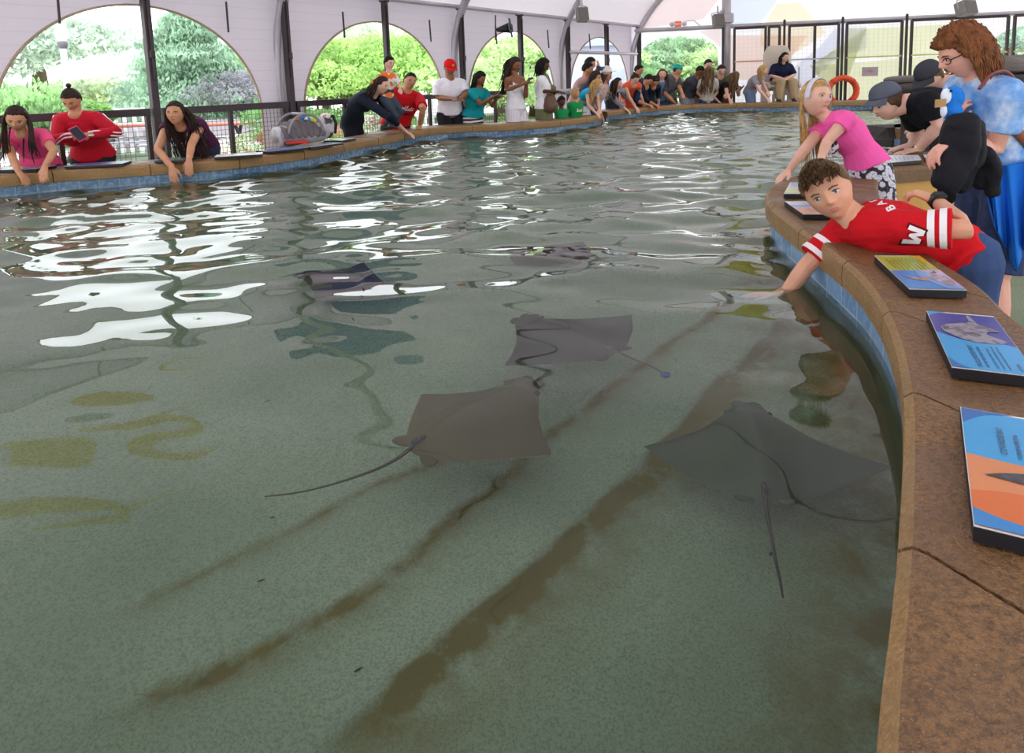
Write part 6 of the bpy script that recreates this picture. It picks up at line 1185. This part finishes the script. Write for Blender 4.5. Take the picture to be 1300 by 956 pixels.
    person('blond woman in a grey T-shirt and jeans bending over the wall beside the lifeguard chair', (968.5, 89.5), WD(968) + .42, 1.66, (.95, -.5), gaze=V3(1, -.2, -.3), pelvis=P(952, 117, WD(955) + .65), L=onwall(980, 0) + V3(0, .04, .03), R=onwall(976, 0) + V3(0, .04, .03), fem=True, skin='light', vox=.011, top=dict(c='93919b', sleeve=.5, hem=-.04), bottom=dict(c='6f86ad', length=1.95), hair=dict(c='blond', t=.05, locks=[dict(n=20, length=1.3, r=.09, yr=(-1, -.2), zr=(-.2, .6), drift=(0, .1, 0))]))
def zebra():
    m = bpy.data.materials.new('zebra_cloth'); t = nt(m); b = t.nodes['Principled BSDF']; w = t.nodes.new('ShaderNodeTexWave'); w.bands_direction = 'Z'; w.inputs['Scale'].default_value = 5.5; w.inputs['Distortion'].default_value = 2.5; w.inputs['Detail'].default_value = 0; w.inputs['Detail Scale'].default_value = 1.0; t.links.new(coords(t), w.inputs[0]); t.links.new(ramp(t, w.outputs[0], [(.48, (.015, .015, .02)), (.52, (.8, .8, .82))]), b.inputs['Base Color']); b.inputs['Roughness'].default_value = .8; return m
def stripes_mat(c1, c2, s):
    m = bpy.data.materials.new('striped_cloth'); t = nt(m); b = t.nodes['Principled BSDF']; w = t.nodes.new('ShaderNodeTexWave'); w.bands_direction = 'X'; w.inputs['Scale'].default_value = s; t.links.new(coords(t), w.inputs[0]); t.links.new(ramp(t, w.outputs[0], [(.2, srgb(c2)), (.5, srgb(c1))]), b.inputs['Base Color']); b.inputs['Roughness'].default_value = .8; return m
def plaid(): return stripes_mat('b9b6bd', '5a5660', 12)
def guard():
    o = gch; D = CH[1]; hips = o(0, .0, 1.19)
    root = empty('person', o(0, .0, 1.10), 'seated attendant in a navy shirt and khaki trousers in the lifeguard chair', 'person')
    b = person('', (0, 0), D, 1.56, (gfr[0], gfr[1]), root=root, hcw=o(.03, .14, 1.67), pelvis=hips, neck=o(.0, .06, 1.53), gaze=V3(.45, -1, -.15), L=o(.06, .33, 1.24), R=o(-.08, .33, 1.23), elL=o(.24, .14, 1.29), elR=o(-.25, .14, 1.29), feet={'L': o(.16, .38, .80), 'R': o(-.16, .38, .80)}, kneepole=gfr + UP * .6, fat=1.25, fem=True, skin='light', vox=.011, shoes='2a2a2e', hd=(V3(-.7, -.5, -.1), V3(.7, -.5, -.1)),
               top=dict(c='1a1f3c', sleeve=.9, hem=-.05, loose=1.2), bottom=dict(c='b09a78', length=1.9, wide=1.2), hair=dict(c='black', t=.07, locks=[dict(n=26, length=1.3, r=.11, yr=(-1, .1), zr=(-.3, .6))]))
    g = M(); g.box(b.bez(.72) + b.chestf * .125 - b.lt * .06, (.05, .006, .03), (b.lt, b.chestf, b.spd)); g.build('shirt_badge', cloth('cfd6e2'), b.root)
left_people()
guard()
# ------------------------------------------------------------------ nearest people on the right
def boy():
    nk_, c1, c2 = P(1089, 281, 2.35), P(1106, 283, 2.33), P(1140, 288, 2.30)
    collar = lambda g: (tail(g), coll(g))
    tail = lambda g: g.sweep([P(1165, 302, 2.32), P(1196, 312, 2.31), P(1214, 324, 2.29), P(1229, 342, 2.25)], [.11, .135, .150, .150], [.085, .10, .11, .10], V3(0, 1, 0), 20, rnd=False)
    coll = lambda g: g.sweep([nk_ * .6 + c1 * .4, c1, c2], [.062, .085, .11], [.06, .075, .09], V3(0, 1, 0), 18, rnd=False)
    hc = P(1051.5, 243, 2.33)
    b = person('boy in a red jersey lying over the wall, one arm in the water', (1051.5, 243), 2.40, 1.42, (-.96, -.28), gaze=V3(-.52, -1, -.06), tilt=.50, kid=.6, skin='boy', vox=.0042, pelvis=P(1210, 316, 2.30), neck=P(1089, 281, 2.35), shtw=.0, hump=.0, shdrop=.045, shO={'R': P(1072, 292, 2.45), 'L': P(1141, 288, 2.20)},
               R=PU(985, 372, .50), elR=P(1024, 338, 2.44), L=P(1189, 255, 2.36), elL=P(1227, 291, 2.10), hd=(V3(-.35, .45, .2), V3(-.8, .25, -.25)), curl=(.6, .2), feet={'L': PX(1225, 2.42, .07), 'R': PX(1205, 2.62, .07)}, kneepole=V3(-.2, -.2, -.1), eyes='4b6f96', brow='ltbrown', lid=.12,
               top=dict(c='c81420', sleeve=.80, hem=-.34, loose=1.06, name='jersey', cuff=1.22, wr=.006, add=collar), bottom=dict(c='3a4f7a', length=1.95, name='jeans', waist=.22), hair=dict(c='ltbrown', t=.05, front=.235, side=.02, back=-.18, lump=.008, part=.03, locks=[dict(n=420, length=.32, r=.014, yr=(-.9, 1), zr=(.45, 1), wave=.01, drift=(.6, .9, .9), puff=.11, nseg=6, taper=.2, out=.15)]))
    lp_ = lambda x, y, D: P(x, y, D)
    # collar trim
    # sleeve stripes
    for k, us in (('L', (.44, .62)), ('R', (.40, .66))):
        s, e = b.sh[k], b.el[k]; d = unit(e - s); H = b.H
        for u in us:
            c = s + (e - s) * u; bv = bvh_of(b.top); th = np.linspace(0, 2 * math.pi, 41); x_ = perp(UP, d); y_ = np.cross(d, x_); ring = []
            for j in range(2):
                row = []
                for q in th:
                    dr = x_ * math.cos(q) + y_ * math.sin(q); o_ = c + d * (j * .020); hit, n, i, dd = bv.ray_cast(Vector(o_ + dr * .14), Vector(-dr)); p = np.array(hit) if hit is not None and np.linalg.norm(np.array(hit) - o_) < .09 else o_ + dr * .055; row.append(p + dr * .0022)
                ring.append(row)
            g = M(); g.grid(np.array(ring)); g.build('sleeve_stripe', cloth('efe9ec'), b.top, smooth=True)
    # nameplate across the upper back and the sleeve emblem
    back = -b.chestf; cam_dir = lambda p: unit(CAM - p)
    bv = bvh_of(b.top)
    B0 = P(1126, 254, 2.1); B1 = P(1100, 243, 2.15)
    def px_decal(name, v, f, ox, oy, xax, yax, D, m, off=.003):
        """lettering sewn on the jersey; its plane is set by two directions in the picture"""
        o_ = P(ox, oy, D); xa = P(ox + xax[0], oy + xax[1], D) - o_; ya = P(ox + yax[0], oy + yax[1], D) - o_; decal(name, v, f, bv, o_, xa, ya, unit(o_ - CAM), m, b.top, off=off, cut=.25, reach=.6)
    v, f = text_geo('B', 1.0, bold=.03); px_decal('letter', v, f, 1131, 264, (-9, -11), (-15, 6), 2.15, cloth('efe9ec'))
    v, f = text_geo('A', 1.0, bold=.03); px_decal('letter', v, f, 1119, 258, (-10, -6), (-13, 5), 2.15, cloth('efe9ec'))
    v, f = text_geo('D', 1.0, bold=.03); px_decal('letter', v, f, 1107, 254, (-11, -4), (-11, 4), 2.15, cloth('efe9ec'))
    w = [(-.5, .5), (-.25, .5), (-.2, -.1), (-.05, .3), (.08, .3), (.2, -.1), (.28, .5), (.52, .5), (.36, -.42), (.10, -.42), (.0, -.08), (-.10, -.42), (-.34, -.42), (-.5, .5)]
    vv, ff = poly_geo([(x * 1.25, y * 1.25) for x, y in w[:-1]]); px_decal('sleeve_emblem_edge', vv, ff, 1161, 300, (12, -25), (-25, -5), 2.0, cloth('5a1218')); vv, ff = poly_geo(w[:-1]); px_decal('sleeve_emblem', vv, ff, 1161, 300, (12, -25), (-25, -5), 2.0, cloth('efe9ec'), .009)
    # black wrist strap
    g = M(); w_ = b.wr['L']; e_ = b.el['L']; d = unit(w_ - e_); g.sweep([w_ - d * .028, w_ + d * .012], [.030, .029], [.027, .026], None, 16, rnd=False); g.box(w_ - d * .01 + UP * .026 - V3(0, .012, 0), (.04, .035, .014), (d, np.cross(UP, d), UP), bev=.004); g.build('wristwatch', mat('17171b', .5), b.root, smooth=False)
    return b
def girl():
    b = person('girl in a bright pink T-shirt and floral skirt leaning over the wall, face turned back', (1035, 124.5), 4.0, 1.32, (-.9, -.35), gaze=V3(.42, -1, .08), tilt=-.14, fem=True, kid=.75, skin='light', vox=.0055, pelvis=P(1103, 212, 3.92), neck=P(1051, 150, 3.98), shtw=0, L=P(1041, 205, 3.72), elL=P(1050, 180, 3.82), R=PZ(1001, 227, TOP) + V3(.01, .02, .045), elR=P(1020, 192, 3.88), feet={'L': P(1118, 262, 4.05), 'R': P(1112, 262, 4.2)}, kneepole=V3(-1, 0, -.4), eyes='5a6a78', hd=(V3(-.6, 0, -.5), (V3(-.75, -.3, -.45), V3(-.3, 0, 1))),
               top=dict(c='ff62b0', sleeve=.38, hem=-.04, loose=1.10, wr=.005), bottom=dict(kind='skirt', length=.62, wide=1.12, m=floral()), hair=dict(c='blond', t=.045, front=.27, side=.0, back=-.22, locks=[dict(n=110, length=1.75, r=.022, yr=(-.9, -.45), zr=(-.4, .0), drift=(.0, .25, 0), wave=.01, puff=.02, out=.1)]))
    # headband
    g = M(); A, hc, hh = b.A, b.hc, b.hh; pts = [hc + np.array([.41 * math.cos(q), .10 - .12 * math.sin(q) * 0, .555 * math.sin(q) - .0]) * hh @ A for q in np.linspace(-.05, math.pi + .05, 21)]; g.sweep(pts, .020, .006, A[1], 8); g.build('headband', cloth('d9d6e8'), b.root, smooth=True)
    g = M(); c = b.bez(.70) + b.chestf * .115; g.ell(c, (.04, .04, .05), nu=14, nv=10); g.build('shirt_print', mat('e9e4ec', .8, .1, 40, c2='26242c', mask=(.48, .52)), b.root, smooth=True)
def floral():
    m = bpy.data.materials.new('floral_cloth'); t = nt(m); b = t.nodes['Principled BSDF']; v = t.nodes.new('ShaderNodeTexVoronoi'); v.inputs['Scale'].default_value = 30; t.links.new(coords(t), v.inputs['Vector']); n = tex_noise(t, coords(t), 90, 3)
    c = ramp(t, v.outputs['Distance'], [(.10, (.35, .34, .42)), (.18, (.72, .70, .80)), (.54, (.66, .64, .76)), (.60, (.02, .018, .025))]); c = mix_col(t, ramp(t, n, [(.55, 0.), (.62, .5)]), c, (.1, .09, .12)); t.links.new(c, b.inputs['Base Color']); b.inputs['Roughness'].default_value = .8; return m
def men():
    Dh = PZ(1152, 196, TOP)[1]
    b = person('young man in a black shirt and grey cap leaning on the wall with both hands', (1127, 131), Dh + .05, 1.80, (-1, -.1), gaze=V3(-1, -.12, -.36), skin='fair', vox=.006, pelvis=P(1240, 160, Dh - .15), neck=P(1153, 131, Dh + .0), shtw=.1, hump=.02, L=P(1166, 190, Dh - .02), elL=P(1192, 158, Dh - .22), R=P(1157, 184, Dh + .2), elR=P(1166, 166, Dh + .28), hd=((V3(-1, -.1, -.12), V3(0, 0, 1)), (V3(-1, 0, -.2), V3(0, 0, 1))), eyes='4a3a2a', curl=(.08, .08),
               top=dict(c='15161c', sleeve=.72, hem=-.12, loose=1.15, wr=.006), bottom=dict(c='2a2c36', length=1.95), hair=dict(c='brown', t=.05, front=.2, side=-.08, back=-.30))
    cap_hat(b, '5b5f6d', tilt=.0, lift=.25)
    g = M(); w_ = b.wr['L']; d = unit(b.wr['L'] - b.el['L']); g.sweep([w_ - d * .03, w_ - d * .008], [.036, .035], [.033, .032], None, 16, rnd=False); g.build('wristband', mat('e9cf3a', .4, .1, 20, c2='f1f0f0', mask=(.5, .55)), b.root, smooth=True)
    g = M(); q = b.bez(.55); g.sweep([q - b.chestf * .02 + b.lt * .15, P(1180, 165, Dh - .1), P(1182, 193, Dh - .1)], .012, .004, None, 6); g.build('hanging_strap', mat('1b1b20', .7), b.root, smooth=True)
    D2 = Dh + .75
    b = person('man in a charcoal cap and black top bending behind the grey-capped man', (1181, 98), D2, 1.80, (-1, -.3), gaze=V3(-1, -.35, -.75), skin='fair', vox=.007, pelvis=P(1262, 122, D2 - .1), neck=P(1207, 106, D2), hump=.02, L=P(1175, 160, D2 + .05), R=P(1170, 160, D2 + .3), top=dict(c='17171b', sleeve=1.8, hem=-.1, loose=1.15), bottom=dict(c='2b2b33', length=1.95), hair=shorth('ltbrown', t=.03)); cap_hat(b, '3d3d45', tilt=.06, lift=.2)
    bv = bvh_of(b.top); vv, ff = poly_geo([(-.5, -.06), (.5, -.06), (.5, .06), (-.5, .06)]); o_ = P(1193, 114, D2); xa = P(1210, 121, D2) - o_ ; decal('bright_seam', vv, ff, bv, P(1192, 112, D2), xa * 1.3, (P(1193, 104, D2) - P(1193, 112, D2)) , unit(o_ - CAM), mat('b9d62a', .6), b.top, off=.004, cut=.1, reach=1)
def tie_dye():
    m = bpy.data.materials.new('tie_dye'); t = nt(m); b = t.nodes['Principled BSDF']; co = coords(t); n = tex_noise(t, co, 9, 4, .6); n2 = tex_noise(t, co, 3, 3)
    c = ramp(t, n, [(.38, srgb('4a86cf')), (.50, srgb('78a8e4')), (.60, srgb('a9c6ee')), (.68, srgb('dce6f5'))]); c = mix_col(t, ramp(t, n2, [(.45, 0.), (.7, .5)]), c, srgb('8fb4e8')); t.links.new(c, b.inputs['Base Color']); b.inputs['Roughness'].default_value = .85; b.inputs['Specular IOR Level'].default_value = .2; return m
def woman():
    D = 2.9
    b = person('curly auburn-haired woman in a blue tie-dye T-shirt and denim shorts, jacket over her arm', (1224, 66), D, 1.60, (-1, .05), gaze=V3(-1, .22, -.48), fem=True, fat=1.04, skin='pink', vox=.0055, pelvis=P(1268, 222, D + .02), neck=P(1243, 101, D), L=P(1212, 176, D - .22), elL=P(1262, 190, D - .10), R=P(1213, 166, D - .02), elR=P(1232, 188, D + .22), hd=(V3(-.7, .1, -.5), (V3(-.2, -.2, 1), V3(-1, 0, -.1))), armscale=1.0, eyes='4a4038', curl=(.4, .5), shoes='5a5048',
               top=dict(m=tie_dye(), sleeve=.62, hem=-.13, loose=1.05, bust=.75, cuff=1.15, wr=.006), bottom=dict(c='2d3a5c', length=.92, wide=1.15, name='denim_shorts', m=mat('2c3b60', .85, .25, 30, bmp=.001)), hair=dict(c='auburn', t=.09, front=.20, side=-.14, back=-.34, lump=.06, locks=[dict(n=1500, length=.66, r=.017, yr=(-1, .05), zr=(-.25, .95), wave=.11, drift=(0, -.15, 0), puff=.24, nseg=12, taper=.5)]))
    A, hc, hh = b.A, b.hc, b.hh; e = lambda x, y, z: hc + np.array([x, y, z]) * hh @ A
    g = M()
    for s in (-1, 1):
        pts = [e(s * .155 + .105 * math.cos(q), .425 - abs(.155 * s + .105 * math.cos(q)) * .25, -.005 + .062 * math.sin(q)) for q in np.linspace(0, 2 * math.pi, 21)]; g.sweep(pts, .0022, None, None, 6, caps=False); g.sweep([e(s * .27, .35, .01), e(s * .36, .15, .02), e(s * .385, -.05, .0)], .0026, n=6)
    g.sweep([e(-.05, .43, .0), e(0, .45, .008), e(.05, .43, .0)], .002, n=6); g.build('glasses', mat('1a1a20', .3), b.root, smooth=True)
    # shoulder strap and bag
    g = M(); sh = b.sh['L']; q = [P(1240, 152, D - .16), P(1244, 112, D - .20), P(1258, 95, D - .18), P(1276, 92, D - .10), P(1290, 110, D - .02), P(1300, 150, D), P(1290, 178, D - .04)]; q = smooth_path(q[1:], 5); g.sweep(q, .006, .012, V3(1, 0, 0), 8)
    t = empty('shoulder_bag', P(1300, 175, D + .05), 'reddish-brown shoulder bag behind the curly-haired woman', 'bag'); g.build('strap', mat('7a3a34', .5), t, smooth=True); g = M(); c = P(1306, 170, D + .06); g.ell(c, (.07, .10, .15), nu=18, nv=12); g.box(c - UP * .03, (.12, .20, .20), bev=.04); g.build('body', mat('7a4a34', .55, .15, 10), t, voxel=.008); g = M(); g.sweep([P(1284, 160, D - .14), P(1296, 172, D - .14), P(1310, 186, D - .12)], .012, .022, None, 8); g.build('flap_strap', mat('8a5436', .55), t, smooth=True)
    # black jacket over the forearm
    t = empty('jacket', P(1222, 250, D - .2), 'black jacket draped over the forearm of the curly-haired woman', 'jacket'); g = M()
    def fold(px, r, d=0): g.sweep(smooth_path([P(x, y, D - .22 + d) for x, y in px], 4), [r * k for k in np.interp(np.linspace(0, 1, (len(px) - 1) * 4 + 1), [0, .5, 1], [.8, 1.1, .9])], [.045 * k for k in np.interp(np.linspace(0, 1, (len(px) - 1) * 4 + 1), [0, .5, 1], [1, 1.1, .8])], V3(1, 0, 0), 12)
    fold([(1214, 158), (1208, 185), (1202, 212), (1197, 232)], .045); fold([(1228, 156), (1222, 190), (1214, 222), (1208, 238)], .05, -.03); fold([(1238, 164), (1236, 195), (1226, 222), (1222, 236)], .04); fold([(1250, 196), (1255, 212), (1260, 228), (1262, 240)], .036, .02); fold([(1211, 160), (1226, 157), (1240, 164)], .028, -.01); fold([(1246, 196), (1244, 215), (1243, 230)], .035, .05)
    g.build('jacket_cloth', cloth('1b1b21', bmp=.003, rough=.7), t, voxel=.006, wr=.020, relax=2)
    g = M(); c = P(1203, 236, D - .2); g.sweep([P(1201, 240, D - .18), P(1203, 250, D - .18)], [.035, .032], [.03, .03], None, 12); g.build('cuff', cloth('101014'), t, smooth=True)
    # blue towel
    t = empty('towel', P(1285, 330, D - .1), 'bright blue cloth hanging from the curly-haired woman\'s waist', 'towel'); g = M(); rows = []
    top_, bot_ = [(1246, 216), (1262, 213), (1280, 210), (1302, 206), (1330, 200)], [(1264, 288), (1268, 296), (1291, 345), (1302, 312), (1340, 300)]
    for k in range(9):
        u = k / 8; row = []
        for j in range(25):
            s = j / 24; a = np.array([np.interp(s, np.linspace(0, 1, 5), [p[i] for p in top_]) for i in (0, 1)]); c = np.array([np.interp(s, np.linspace(0, 1, 5), [p[i] for p in bot_]) for i in (0, 1)]); q = a * (1 - u) + c * u; row.append(P(q[0], q[1], D - .20 + .035 * math.sin(s * 21) * (.3 + u) + .10 * u * 0))
        rows.append(row)
    G_ = np.array(rows); bk = G_ + V3(0, .012, 0); g.grid(G_); g.grid(bk); g.grid(np.array([G_[-1], bk[-1]])); g.grid(np.array([G_[:, 0], bk[:, 0]])); g.grid(np.array([G_[:, -1], bk[:, -1]])); g.build('towel_cloth', cloth('1f6fd0', var=.12), t, smooth=True)
    # plush bird
    c = P(1208, 128, D - .16); t = empty('plush_toy', P(1204, 146, D - .16), 'blue and white plush toy with a tan paper tag, held by the curly-haired woman', 'plush toy'); g = M(); g.ell(P(1210, 124, D - .16), (.040, .042, .046), nu=20, nv=14); g.ell(P(1207, 136, D - .16), (.036, .04, .055), nu=18, nv=12); g.ell(P(1215, 142, D - .15), (.022, .02, .03), nu=12, nv=8); g.build('plush_body', mat('1f7fe0', .95, .15, 30, bmp=.004, bscale=200), t, voxel=.005, wr=.003)
    g = M(); g.ell(P(1201, 122, D - .19), (.020, .014, .030), nu=14, nv=10); g.ell(P(1198, 141, D - .19), (.012, .012, .026), nu=12, nv=8); g.build('white_patch', mat('e3eaf6', .95, .05, 30), t, smooth=True)
    g = M(); g.ell(P(1207.5, 115.5, D - .203), (.006, .004, .006), nu=10, nv=6); g.build('toy_eye', mat('101018', .2), t, smooth=True)
    g = M(); p = P(1194, 131, D - .22); g.box(p, (.042, .003, .030), (V3(1, 0, .05), V3(0, 1, 0), UP)); g.box(p - V3(0, .002, 0), (.03, .001, .003), (V3(1, 0, .05), V3(0, 1, 0), UP)); g.build('paper_tag', mat('b08a5a', .8), t)
    return b
boy(); girl(); men(); woman()

# ------------------------------------------------------------------ groups of like things
GR = {'cownose_ray': 'rays swimming in the pool', 'picture_board': 'picture boards lying on the pool walls', 'person': 'visitors around the pool', 'steel_post': 'steel posts along the left side', 'mesh_railing': 'mesh railings along the left side',
      'mesh_gate': 'mesh gates at the end wall', 'gate_post': 'thin posts between the gates', 'fabric_strap': 'straps hanging on the side fabric', 'speaker': 'speakers under the canopy', 'rock': 'rocks of the waterfall', 'tree': 'trees outside the tent', 'shrub': 'shrubs outside the tent',
      'phone': 'phones in visitors\' hands', 'flower_planter': 'flower tubs on the plaza', 'picnic_table': 'picnic tables on the plaza', 'white_railing': 'white railings beyond the plaza', 'pool_wall': 'walls of the touch pool', 'handbag': 'handbags of the standing women', 'building': 'buildings outside the tent', 'garden_wall': 'low walls beyond the plaza'}
for o in list(COL.objects):
    if o.parent is None and o.get('label') and o.name.split('.')[0] in GR and not o.get('group'): o['group'] = GR[o.name.split('.')[0]]
